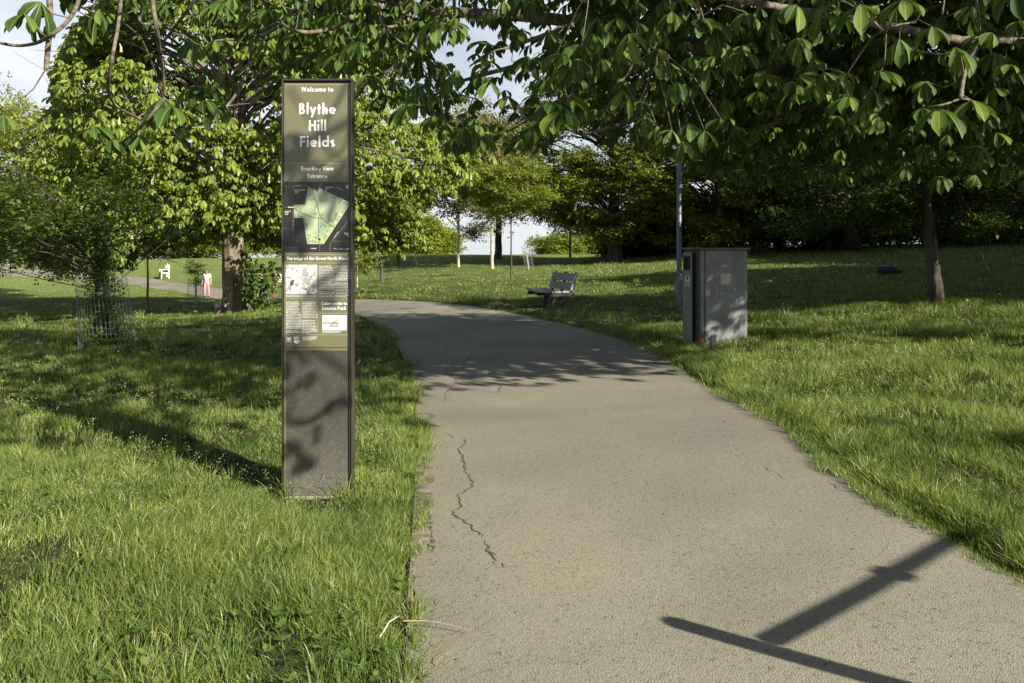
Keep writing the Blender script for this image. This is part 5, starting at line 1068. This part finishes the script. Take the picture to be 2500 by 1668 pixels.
# ------------------------------------------------------------------ lamp post
lp = gb(1658, 772, 17.8); lamp = empty('lamp_post', lp); tag(lamp, 'slim grey lamp post standing behind the litter bin', 'lamp post')
m = MB(); m.tube([(0, 0, -.2), (0, 0, .9)], .075, 20); m.tube([(0, 0, .9), (.0, 0, .93), (0, 0, 6.2)], [.064, .06, .045], 20); m.build('pole', mat('lamp_grey', (.10, .11, .125), .5, .3, col2=(.15, .16, .175), nscale=2, stretch=(1, 1, .3)), lamp, sm=True)
m = MB(); m.box((0, .0, 0), (.12, .012, .17), bev=.004); pl = m.build('number_plate', M_white, lamp); pl.location = (-.12, -.07, at(1645, 365, 17.8)[2]-lp[2])
m = MB(); m.tube([(-.01, -.008, .05), (.02, -.008, .05)], .006, 6); m.build('screw', M_ink, pl)
m = MB(); m.box((.0, -.22, 6.25), (.20, .52, .09), bev=.03); m.tube([(0, 0, 6.15), (0, -.05, 6.24)], .035, 10); lh = m.build('lamp_head', M_bins, lamp)
m = MB(); m.box((0, -.24, 6.195), (.15, .34, .02)); m.build('lens', mat('lamp_glass', (.6, .62, .62), .2), lh)

# ------------------------------------------------------------------ benches
M_wood = mat('weathered_wood', (.15, .15, .155), .7, col2=(.30, .30, .31), nscale=8, bump=.6, bscale=25, stretch=(6, 1, 6)); M_woodk = mat('dark_wood', (.018, .016, .014), .7, col2=(.045, .04, .035), nscale=10)
bb = gb(1352, 753, 21.0); bench = empty('park_bench', bb); tag(bench, 'dark weathered wooden bench seen from its end, right of the path bend', 'bench')
dv_ = np.array([-.50, 1.52]); dv_ /= np.hypot(*dv_); fv = np.array([-dv_[1], dv_[0]]); ang = math.atan2(dv_[1], dv_[0])      # length axis local X; facing local +Y -> left
bench.rotation_euler = (0, 0, ang)
# local frame: X along length (away), Y faces the path
def curved_plank(mb, L0, L1, y0, y1, z0, z1, th, bow, n=9):
    V = []; xs = np.linspace(L0, L1, n)
    e = np.array([0, y1-y0, z1-z0]); nrm = np.array([0, -(z1-z0), (y1-y0)]); nrm /= np.linalg.norm(nrm)
    for x in xs:
        b_ = bow*(1-((x-(L0+L1)/2)/((L1-L0)/2))**2)
        for (s0, t0) in ((0, 0), (1, 0), (1, 1), (0, 1)): V.append(np.array([x, y0, z0])+e*s0+nrm*th*t0+np.array([0, -b_ if abs(e[2]) > abs(e[1]) else 0, -b_ if abs(e[2]) <= abs(e[1]) else 0]))
    Fs = [(i*4+j, i*4+(j+1) % 4, (i+1)*4+(j+1) % 4, (i+1)*4+j) for i in range(n-1) for j in range(4)]+[(3, 2, 1, 0), tuple((n-1)*4+j for j in range(4))]
    mb.add(V, Fs)
for y0, y1 in ((.30, .48), (.09, .27), (-.12, .06)):
    m = MB(); curved_plank(m, -.78, .78, y0, y1, .43, .43+(.02 if y0 > .28 else 0), .05, .035); m.build('seat_plank', M_wood, bench)
for (y0, y1, z0, z1) in ((-.20, -.25, .49, .68), (-.265, -.325, .715, .905)):
    m = MB(); curved_plank(m, -.78, .78, y0, y1, z0, z1, -.045, .03); bk = m.build('back_plank', M_wood, bench)
    b2 = MB()
    for x in (-.6, 0, .6): c = np.array([x, (y0+y1)/2+.02-.03*(1-(x/.78)**2), (z0+z1)/2]); b2.tube([c, c+[0, .014, .004]], .014, 8)
    b2.build('bolt', M_black, bk)
for x in (-.70, 0, .70):
    m = MB(); R = Rx(math.radians(15)); m.box((x, -.275, .64), (.07, .055, .64), R=R, bev=.006); m.box((x, .12, .375), (.075, .70, .085), bev=.006); m.box((x, -.2, .36), (.08, .16, .12), bev=.005); m.build('support', M_woodk, bench)
for x in (-.55, 0, .55):
    m = MB(); m.box((x, .02, .12), (.075, .09, .50), bev=.006); m.build('leg', M_woodk, bench)
m = MB(); m.box((0, .33, .39), (1.5, .035, .07), bev=.004); m.build('rail', M_woodk, bench)

M_cream = mat('cream_paint_wood', (.62, .58, .46), .6, col2=(.72, .68, .56), nscale=9)
def white_bench(name, label, pos, rz, wd=1.5):
    t = empty(name, pos, rz); tag(t, label, 'bench', 'pale benches beside the far path')
    for i, y in enumerate((.05, .16, .27, .38)): m = MB(); m.box((0, -y, .44), (wd, .085, .03), bev=.004); m.build('seat_slat', M_cream, t)
    for z in (.55, .68, .81): m = MB(); m.box((0, .06+.10*(z-.5), z), (wd, .03, .09), bev=.004); m.build('back_slat', M_cream, t)
    for x in (-wd/2+.04, wd/2-.04):
        m = MB(); m.box((x, -.42, .30), (.07, .07, .66), bev=.005); m.build('leg', M_cream, t)
        m = MB(); m.box((x, .06, .42), (.07, .07, .90), bev=.005); m.build('leg', M_cream, t)
        m = MB(); m.box((x, -.20, .635), (.075, .56, .04), bev=.005); m.build('armrest', M_cream, t)
        m = MB(); m.box((x, -.18, .40), (.05, .42, .06), bev=.004); m.build('side_rail', M_cream, t)
    return t
wb = gb(408, 678, 57.5); white_bench('white_bench', 'cream wooden bench with a man sitting on it, beside the far left path', wb, math.radians(-62), 1.5)
wb2 = gb(682, 722, 46.5); white_bench('white_bench', 'cream wooden bench half hidden behind the man in the black shirt', wb2, math.radians(25), 1.4)

# ------------------------------------------------------------------ people
SK1 = mat('skin_light', (.52, .33, .24), .5); SK2 = mat('skin_brown', (.20, .11, .07), .5); SK3 = mat('skin_tan', (.42, .25, .17), .5)
M_hair = mat('hair_dark', (.012, .009, .007), .5); M_hairb = mat('hair_brown', (.07, .04, .025), .5); M_tee = mat('white_cotton', (.80, .80, .82), .8, bump=.4, nscale=6, bscale=20)
M_pink = mat('pink_cloth', (.62, .26, .29), .8); M_blk = mat('black_cloth', (.018, .018, .022), .8); M_kh = mat('khaki_cloth', (.17, .145, .085), .85); M_jean = mat('blue_denim', (.13, .20, .38), .85); M_red = mat('red_shoe', (.50, .06, .04), .5); M_shoe = mat('dark_shoe', (.03, .028, .03), .5)
M_chk = mat('dark_grey_cloth', (.055, .055, .065), .9); M_shoep = mat('pale_shoe', (.6, .58, .42), .6); M_yelp = mat('yellow_print', (.75, .68, .25), .6)
def skin(name, chains, m, parent, sub=1):
    """chains: list of [(x,y,z,r)...]; chains sharing first points are merged by position"""
    V = []; E = []; Rr = []; key = {}
    def vid(p):
        k = (round(p[0], 4), round(p[1], 4), round(p[2], 4))
        if k not in key: key[k] = len(V); V.append(p[:3]); Rr.append(p[3])
        return key[k]
    for ch in chains:
        ids = [vid(p) for p in ch]
        for a, b in zip(ids[:-1], ids[1:]):
            if a != b: E.append((a, b))
    me = bpy.data.meshes.new(name); me.from_pydata(V, E, []); o = link(name, me, m, parent)
    o.modifiers.new('Skin', 'SKIN'); 
    for i, r in enumerate(Rr): me.skin_vertices[0].data[i].radius = (r, r)
    me.skin_vertices[0].data[0].use_root = True
    o.modifiers['Skin'].use_smooth_shade = True; ss = o.modifiers.new('Sub', 'SUBSURF'); ss.levels = sub; ss.render_levels = sub
    return o
def person(label, pos, rz, H, J, skinm, hairm, topm, botm, shoem, long_hair=False, sleeve=.55, fat=1.0):
    """J: joints in a 1.0-high figure facing -Y; x right of picture"""
    t = empty('person', pos, rz); tag(t, label, 'person'); t.scale = (H, H, H)
    P = lambda k, r: (*J[k], r*fat if k in ('chest', 'belly', 'pelvis') else r)
    def lerp(a, b, f): return tuple(J[a][i]*(1-f)+J[b][i]*f for i in range(3))
    def hand(side):
        w = np.array(J['wr'+side]); el = np.array(J['el'+side]); d = w-el; d /= np.linalg.norm(d); palm = w+d*.045; s_ = np.cross(d, [0, 1, 0]); s_ /= np.linalg.norm(s_)+1e-6
        out = [[(*w, .014), (*palm, .017)]]
        for i, (f, ln) in enumerate(((-1, .030), (-.35, .038), (.3, .036), (.95, .028))):
            b = palm+s_*f*.014+d*.008; out.append([(*palm, .017), (*b, .0055), (*(b+d*ln*.6+np.array([0, -.006, 0])), .005), (*(b+d*ln+np.array([0, -.014, 0])), .004)])
        th = w+d*.02-s_*.018*(-1 if side == 'L' else 1); out.append([(*w, .014), (*th, .006), (*(th+d*.022), .005)]); return out
    ch = [[P('pelvis', .075), P('belly', .072), P('chest', .082), P('neck', .030), (*lerp('neck', 'head', .5), .032), P('head', .046), (*(np.array(J['head'])+[0, .003, .035]), .040)]]
    for s_ in 'LR':
        ch.append([P('chest', .082), P('sh'+s_, .032), P('el'+s_, .024), P('wr'+s_, .015)]); ch += hand(s_)
        ch.append([P('pelvis', .075), P('hip'+s_, .055), P('kn'+s_, .036), P('an'+s_, .022), P('to'+s_, .018)])
    skin('body', ch, skinm, t)
    tp = [[(*lerp('pelvis', 'belly', -.32), .07), P('pelvis', .082), P('belly', .082), P('chest', .090), (*lerp('chest', 'neck', .75), .042)]]
    for s_ in 'LR': tp.append([P('chest', .090), P('sh'+s_, .042), (*lerp('sh'+s_, 'el'+s_, sleeve), .036), (*lerp('sh'+s_, 'el'+s_, sleeve+.2), .034)])
    skin('shirt', tp, topm, t)
    bt = [[(*lerp('pelvis', 'belly', .1), .074), P('pelvis', .080)]]
    for s_ in 'LR': bt.append([P('pelvis', .080), P('hip'+s_, .060), P('kn'+s_, .044), (*lerp('kn'+s_, 'an'+s_, .9), .034)])
    skin('trousers', bt, botm, t)
    for s_ in 'LR': skin('shoe', [[(*(np.array(J['an'+s_])+[0, .012, -.012]), .024), (*(np.array(J['an'+s_])*.3+np.array(J['to'+s_])*.7), .024), (*(np.array(J['to'+s_])+(np.array(J['to'+s_])-np.array(J['an'+s_]))*.12), .020)]], shoem, t)
    hd_ = np.array(J['head']); fdir = np.array(J.get('face', (0, -1, 0)), float)
    hr = [[(*(hd_+[0, 0, .050]-fdir*.006), .058), (*(hd_-fdir*.026+[0, 0, .012]), .060), (*(hd_-fdir*.03-[0, 0, .025]), .045)]]
    if long_hair: hr.append([(*(hd_-fdir*.03-[0, 0, .025]), .045), (*(hd_-fdir*.035-[0, 0, .06]), .055), (*(hd_-fdir*.03-[0, 0, .11]), .035)])
    skin('hair', hr, hairm, t)
    sd_2 = np.cross(fdir, [0, 0, 1]); m = MB()
    for q in (-1, 1): c = hd_+fdir*.043+sd_2*q*.017+[0, 0, .008]; m.box(c, (.008, .008, .005))
    m.build('eyes', M_black, t); m = MB(); c = hd_+fdir*.05-[0, 0, .008]; m.box(c, (.009, .014, .018), bev=.003); m.build('nose', skinm, t)
    m = MB(); m.box(hd_+fdir*.044-[0, 0, .026], (.020, .008, .004)); m.build('mouth', mat('lips', (.35, .12, .10), .6) if 'lips' not in bpy.data.materials else bpy.data.materials['lips'], t)
    for q in (-1, 1): m = MB(); m.tube([hd_+sd_2*q*.046-[0, 0, .010], hd_+sd_2*q*.050+[0, 0, .010]], .008, 6); m.build('ear', skinm, t)
    return t
ST = dict(pelvis=(0, 0, .52), belly=(0, -.005, .61), chest=(0, 0, .715), neck=(0, 0, .815), head=(0, -.012, .905), shL=(-.105, 0, .775), shR=(.105, 0, .775), elL=(-.14, .01, .62), elR=(.14, .01, .62),
          wrL=(-.15, -.03, .49), wrR=(.15, -.03, .49), hipL=(-.05, 0, .49), hipR=(.05, 0, .49), knL=(-.052, -.03, .275), knR=(.055, .0, .275), anL=(-.055, .03, .05), anR=(.055, .0, .045), toL=(-.06, -.05, .02), toR=(.06, -.08, .015))
g1 = dict(ST); g1.update(knL=(-.05, -.06, .28), anL=(-.055, -.05, .055), toL=(-.06, -.12, .03), knR=(.05, .01, .275), anR=(.05, .07, .06), toR=(.055, .0, .015))
pg = gb(505, 724, 40); person('girl in white t-shirt and pink trousers walking towards the camera on the far path', pg, 0, 1.46, g1, SK1, M_hair, M_tee, M_pink, M_shoe, long_hair=True)
g2 = dict(ST); g2.update(elL=(-.17, -.05, .64), wrL=(-.085, -.10, .80), elR=(.15, -.01, .62), wrR=(.10, -.12, .54), knL=(-.04, -.03, .28), anL=(-.03, .0, .05), toL=(-.04, -.08, .015), knR=(.05, .02, .28), anR=(.02, .07, .06), toR=(.03, .0, .02))
pm = gb(671, 727, 43); mm = person('man in black t-shirt and khaki trousers by the far path, hand to his face', pm, math.radians(8), 1.70, g2, SK2, M_hair, M_blk, M_kh, M_red, fat=1.1)
m = MB(); m.box((.035, -.093, .73), (.05, .012, .06)); m.build('shirt_print', M_yelp, mm)
ph = MB(); ph.box((0, 0, 0), (.16, .03, .08), bev=.01); pho = ph.build('handheld_case', M_black); pho.location = Vector(pm)+Vector((.10*1.7, -.17*1.7, .52*1.7)); pho.rotation_euler = (0, .5, .1); tag(pho, 'small black case held low by the man in the black t-shirt', 'case')
g3 = dict(ST); g3.update(face=(-1, 0, 0), pelvis=(.02, 0, .50), belly=(0, 0, .6), chest=(-.05, 0, .70), neck=(-.10, 0, .79), head=(-.135, 0, .87), shL=(-.07, -.09, .75), shR=(-.07, .09, .75), elL=(-.14, -.11, .62), elR=(-.12, .11, .62), wrL=(-.20, -.08, .52), wrR=(-.20, .08, .53),
          hipL=(.02, -.05, .48), hipR=(.02, .05, .48), knL=(-.04, -.05, .27), knR=(.03, .05, .27), anL=(.0, -.05, .05), anR=(.10, .05, .07), toL=(-.08, -.05, .015), toR=(.03, .05, .03))
pw = gb(643, 730, 41.5); person('person in white shirt and blue jeans leaning forward behind the chestnut shoots', pw, 0, 1.66, g3, SK1, M_hairb, M_tee, M_jean, M_shoep)
g4 = dict(ST); g4.update(face=(-.9, -.43, 0), pelvis=(0, 0, .30), belly=(.02, .02, .39), chest=(.02, .03, .49), neck=(.0, .02, .59), head=(-.02, .01, .675), shL=(-.02, -.09, .55), shR=(.04, .11, .55), elL=(-.05, -.12, .42), elR=(.0, .13, .42), wrL=(-.16, -.09, .36), wrR=(-.14, .08, .36),
          hipL=(-.02, -.05, .29), hipR=(0, .05, .29), knL=(-.25, -.08, .31), knR=(-.24, .04, .31), anL=(-.30, -.10, .05), anR=(-.30, .05, .05), toL=(-.38, -.11, .02), toR=(-.38, .05, .02))
ps = np.array(wb)+[.08, -.12, .0]; person('man in white shirt and dark trousers sitting on the cream bench beside the far path', ps, math.radians(5), 1.68, g4, SK3, M_hairb, M_tee, M_chk, M_shoe)

# ------------------------------------------------------------------ dog
M_fur = mat('pale_fur', (.5, .48, .44), .95, col2=(.66, .64, .6), nscale=30, bump=.9, bscale=60)
dg = gb(540, 767, 25.6); dog = empty('dog', dg); tag(dog, 'small curly white dog sniffing the grass at the foot of the chestnut trunk', 'dog'); dog.scale = (.92,)*3
skin('body', [[(-.12, 0, .26, .085), (0, 0, .27, .095), (.14, 0, .25, .085), (.23, 0, .20, .055), (.31, -.02, .12, .055), (.38, -.03, .06, .028)],
              [(-.12, 0, .26, .085), (-.15, -.06, .17, .05), (-.12, -.06, .12, .03), (-.17, -.06, .08, .022), (-.16, -.06, .01, .02), (-.12, -.06, .0, .02)], [(-.12, 0, .26, .085), (-.15, .06, .17, .05), (-.12, .06, .12, .03), (-.17, .06, .08, .022), (-.16, .06, .01, .02), (-.12, .06, .0, .02)],
              [(.14, 0, .25, .085), (.15, -.06, .14, .03), (.15, -.06, .01, .022), (.18, -.06, 0, .02)], [(.14, 0, .25, .085), (.15, .06, .14, .03), (.16, .06, .01, .022), (.19, .06, 0, .02)],
              [(-.12, 0, .26, .085), (-.20, 0, .31, .03), (-.24, 0, .37, .025)], [(.31, -.02, .12, .055), (.29, -.08, .10, .025), (.29, -.09, .05, .02)], [(.31, -.02, .12, .055), (.29, .05, .10, .025), (.29, .06, .05, .02)]], M_fur, dog)

# ------------------------------------------------------------------ wire guards and stakes
def guard(name, label, pos, r0, r1, h, nv, nh, wr, lean=(0, 0), stake=None, group='wire mesh tree guards'):
    t = empty(name, pos); tag(t, label, 'tree guard', group); m = MB(); ph0 = random.uniform(0, 1)
    for i in range(nv):
        a = 2*math.pi*i/nv+ph0; m.tube([(r0*math.cos(a), r0*math.sin(a), 0), (r1*math.cos(a)+lean[0], r1*math.sin(a)+lean[1], h+.04*math.sin(a*2))], wr, 4)
    for j in range(nh):
        f = (j+.3)/nh; rr = r0+(r1-r0)*f; th = np.linspace(0, 2*math.pi, 25); m.tube(np.stack([rr*np.cos(th)+lean[0]*f, rr*np.sin(th)+lean[1]*f, th*0+h*f+.04*f*np.sin(th*2)], 1), wr, 4, cap=False)
    m.build('mesh_cage', M_wire, t)
    if stake:
        s_ = MB(); x, y, hh, rr, lx = stake; s_.tube([(x, y, -.1), (x+lx, y, hh)], rr, 10); s_.build('stake', M_barkp if rr < .06 else M_bark, t)
    return t
def P3(u, v, D): return gb(u, v, D)
guard('tree_guard', 'tapered wire mesh guard around the ivy-clad stems of the low dark tree', bC+[.02, 0, -.03], .43, .37, 1.2, 40, 13, .0019, lean=(-.12, 0))
gs = P3(478, 736, 34); guard('tree_guard', 'wire mesh guard with pale stake around a leafy sapling beside the girl', gs, .37, .32, 1.15, 22, 10, .0035, stake=(.03, -.02, 1.25, .04, -.03))
g_l = P3(1294, 660, 45); guard('tree_guard', 'leaning wire mesh guard with dark stake on the sunny slope', g_l, .26, .24, 1.35, 14, 8, .004, lean=(-.28, 0), stake=(-.05, 0, 1.1, .045, -.18))
sp_ = tree('sapling_tree', 'leafy sapling growing inside the wire guard beside the girl', gs, 2.2, .02, (0, 0, 1.45), (.42, .4, .75), M_leafL, M_barkd, nclump=22, clump_r=.25, nleaf=420, lsize=.13, seed=71, shell=.2)
tree('sapling_tree', 'thin leafless-looking sapling beside the leaning wire guard', P3(1300, 659, 45.5), 1.9, .015, (0, 0, 1.2), (.3, .3, .5), M_leafY, M_barkd, nclump=8, clump_r=.2, nleaf=50, lsize=.12, seed=72)
# ivy stems inside the big guard
iv = empty('ivy_plant', bC); tag(iv, 'dark ivy climbing the stems inside the largest wire guard', 'ivy'); m = MB(); pts_ = []
for (x0, x1) in ((-.22, -.16), (.16, .02), (.02, -.02)):
    P = smooth(np.array([(x0*.4+.0, 0, 0), (x0, .02, .35), (x1, .0, .9), (x1-.05, .03, 1.5), (x1-.1, .1, 2.0)]), 2); m.tube(P, np.linspace(.03, .02, len(P)), 7)
    n_ = 520 if x0 < .1 else 300; k = RNG.integers(0, len(P), n_); zz = RNG.uniform(.0, 1, n_); pts_.append(P[k]+RNG.normal(0, 1, (n_, 3))*[.10, .10, .10])
m.build('stem', M_barkd, iv); pts_ = np.concatenate(pts_); make_crown('foliage', pts_, .15, SPR, M_leafC, iv, tilt=.8)
# low chestnut shoots at the trunk foot, over the path
sh_ = empty('chestnut_shoots', bA+[.35, -.25, 0]); tag(sh_, 'leafy low shoots sprouting from the side of the thick chestnut trunk', 'shoots'); m = MB(); pts_ = []
for i in range(26):
    u = RNG.uniform(600, 655); v = RNG.uniform(630, 735)-max(0, (u-640))*.6; p = at(u, v, 24+RNG.normal(0, .35)); q = p-(bA+[.35, -.25, 0]); s0 = np.array([-.1, .0, max(.3, q[2]*.8)])
    P = smooth(np.array([s0, (s0+q)/2+[0, 0, .12], q]), 2); m.tube(P, np.linspace(.02, .006, len(P)), 5); pts_ += [q+RNG.normal(0, .14, 3) for _ in range(9)]
m.build('stem', M_bark, sh_); make_crown('foliage', np.array(pts_), .19, PAL, M_leafF, sh_, tilt=.4)

# ------------------------------------------------------------------ small things on the ground
bgp = gb(2166, 672, 27); bag = empty('bag', bgp); tag(bag, 'black bag with a grey-blue top lying in the long grass on the right', 'bag')
def lump(mb, c, r, seed, m=0):
    rg = np.random.default_rng(seed); bm = bmesh.new(); bmesh.ops.create_icosphere(bm, subdivisions=3, radius=1)
    d = [(rg.normal(size=3), rg.uniform(0, 6)) for _ in range(7)]
    V = []
    for q in bm.verts:
        p = np.array(q.co); k = 1+.10*sum(math.sin(3*(p@a)+b) for a, b in d)/2.2; V.append(p*k*np.array(r)+c)
    bm.verts.index_update(); Fs = [[x.index for x in f.verts] for f in bm.faces]; bm.free(); mb.add(V, Fs, m)
m = MB(); lump(m, (0, 0, .14), (.34, .25, .18), 1); lump(m, (.24, .03, .12), (.28, .2, .13), 2); m.build('body', M_blk, bag, sm=True)
m = MB(); lump(m, (-.12, 0, .30), (.17, .16, .06), 3); m.build('top_flap', mat('grey_blue_cloth', (.13, .16, .22), .8), bag, sm=True)
m = MB(); m.tube(smooth(np.array([(-.2, -.05, .34), (-.14, -.06, .42), (-.02, -.05, .36)]), 2), .015, 6); m.build('handle', M_blk, bag)
lt = gb(1874, 689, 25.5); m = MB(); V = []; 
for i in range(5):
    for j in range(4): V.append((i*.07-.14+random.uniform(-.01, .01), j*.05-.08, .06+.05*math.sin(i*1.9+j)+random.uniform(0, .04)))
m.add(V, [(i*4+j, (i+1)*4+j, (i+1)*4+j+1, i*4+j+1) for i in range(4) for j in range(3)]); pp_ = m.build('litter_wrapper', mat('pale_paper', (.62, .58, .62), .6)); pp_.location = lt
sol = pp_.modifiers.new('Solid', 'SOLIDIFY'); sol.thickness = .004; tag(pp_, 'crumpled pale wrapper lying in the grass right of the litter bin', 'litter')
# twig on the path
a0, a1, a2 = hit(985, 1547), hit(1060, 1548), hit(1150, 1563); m = MB()
P = smooth(np.array([a0+[0, 0, .05], a1+[0, 0, .052], a2+[0, 0, .036]]), 2); m.tube(P, np.linspace(.0035, .0015, len(P)), 6); tag(m.build('twig', mat('dry_twig', (.34, .25, .16), .8)), 'thin dry twig lying across the left edge of the path', 'twig')
a0, a1 = hit(925, 1605), hit(975, 1560); m = MB(); m.tube([a0+[0, 0, .07], (a0+a1)/2+[0, 0, .10], a1+[0, 0, .09]], [.003, .0028, .0012], 6); tag(m.build('twig', mat('pale_twig', (.45, .40, .30), .8)), 'short pale twig sticking out of the grass edge at the path', 'twig')
# single green leaf on the path
lfp = hit(1066, 932); m = MB(); m.add([(-.05, 0, .01), (0, -.03, .03), (.06, 0, .02), (0, .035, .012)], [(0, 1, 2, 3)]); lf = m.build('fallen_leaf', M_leafA); lf.location = lfp+[0, 0, .036]; tag(lf, 'single green leaf lying on the path near the shadow edge', 'leaf')
# litter crumbs on the asphalt
n_ = 1600; u = RNG.uniform(950, 2450, n_); v = RNG.uniform(780, 1660, n_)**1.0; V = []; c_ = 0
cm = []
bx = RNG.uniform(-.8, 4.2, 6000); by = RNG.uniform(2.4, 20, 6000)**1.0; s = sd_path(bx, by)
edge = np.exp(-(np.abs(s)/.18)); k = (s < .15) & (RNG.random(6000) < .12+.9*edge); bx, by, s = bx[k], by[k], s[k]
z = np.where(s < 0, path_z(bx, by)+.003, ground_z(bx, by, s)+.006); an = RNG.uniform(0, 6.28, len(bx)); sz = RNG.uniform(.003, .011, len(bx)); asp = RNG.uniform(.15, .6, len(bx))
d = np.stack([np.cos(an), np.sin(an), 0*an], 1); q = np.stack([-np.sin(an), np.cos(an), 0*an], 1); c = np.stack([bx, by, z], 1); up = np.array([0, 0, 1.])
V = np.stack([c-d*sz[:, None], c-q*(sz*asp)[:, None]+up*.003, c+d*sz[:, None]+up*.002, c+q*(sz*asp)[:, None]], 1).reshape(-1, 3)
M_crumb = leaf_mat('crumb', (.05, .03, .015), (.12, .075, .04), (.30, .26, .16), trans=0)
tag(link('leaf_litter', np_mesh('leaf_litter', V, np.arange(len(V)).reshape(-1, 4)), M_crumb), 'scattered brown crumbs of leaf and soil on the path', 'litter', kind='stuff')
# dandelions
M_stem = mat('stem_green', (.10, .16, .04), .6); proto = None
DANDS = [(2050+x*9, 655+y*5) for x, y in ((-3, 2), (-1, 4), (0, 1), (2, 3), (3, 6), (5, 2), (-6, 5), (-8, 3), (8, 7), (-12, 4), (-14, 8))]+[(1602, 735), (1617, 725), (1567, 758), (1660, 762), (1500, 700), (1527, 712), (1236, 700), (1287, 693), (1170, 690), (1330, 690), (1450, 725), (1560, 690),
         (1905, 668), (1915, 676), (1890, 690), (1860, 700), (2360, 755), (2440, 740), (1945, 690), (1985, 672), (2000, 662), (2020, 680), (905, 690), (1095, 655)]
for i, (u, v) in enumerate(DANDS):
    p = hit(u, v); p[2] = float(ground_z(p[:1], p[1:2])[0])
    if proto is None:
        t = empty('dandelion', p); m = MB(); m.tube([(0, 0, .10), (0, 0, .112), (0, 0, .122)], [.012, .024, .016], 9); m.build('flower', M_dand, t); m = MB(); m.tube([(0, 0, 0), (0, 0, .1)], .003, 5); m.build('stem', M_stem, t); proto = t
    else:
        t = proto.copy(); COL.objects.link(t); t.location = p
        for ch in list(proto.children): c2 = ch.copy(); COL.objects.link(c2); c2.parent = t
    t.scale = (1.25,)*3
    tag(t, 'small yellow dandelion flower standing in the field grass', 'dandelion', 'dandelions in the grass')

# ------------------------------------------------------------------ made-up rail and arm out of view, added to cast the path shadow
SH = lambda u, v, h: (lambda p: np.array([p[0], p[1], 0])+SUN*(h/SUN[2]))(hit(u, v))
ba = SH(1618, 1528, .95); bb_ = SH(1831, 1568, .95); bc = SH(2102, 1668, .95); bd = SH(2275, 1300, 2.1)
end = bc+(bc-ba)*1.1
br = empty('invented_barrier', (float(end[0]), float(end[1]), 0)); tag(br, 'made-up steel rail with raised arm out of view, added for its path shadow', 'invented_barrier'); O = np.array(br.location)
M_bar = mat('invented_barrier_steel', (.12, .12, .12), .5, .5); m = MB(); m.tube([ba-O, end-O], .042, 12); m.build('rail', M_bar, br)
m = MB(); m.tube([bb_-O, bd-O, bd+(bd-bb_)*.03-O], .028, 12); mid = bb_*.45+bd*.55; dd_ = (bd-bb_)/np.linalg.norm(bd-bb_); m.tube([mid-dd_*.06-O, mid+dd_*.06-O], .045, 12); m.build('arm', M_bar, br)
m = MB(); m.tube([(0, 0, -.3), (0, 0, 1.05)], .045, 12); m.build('post', M_bar, br)
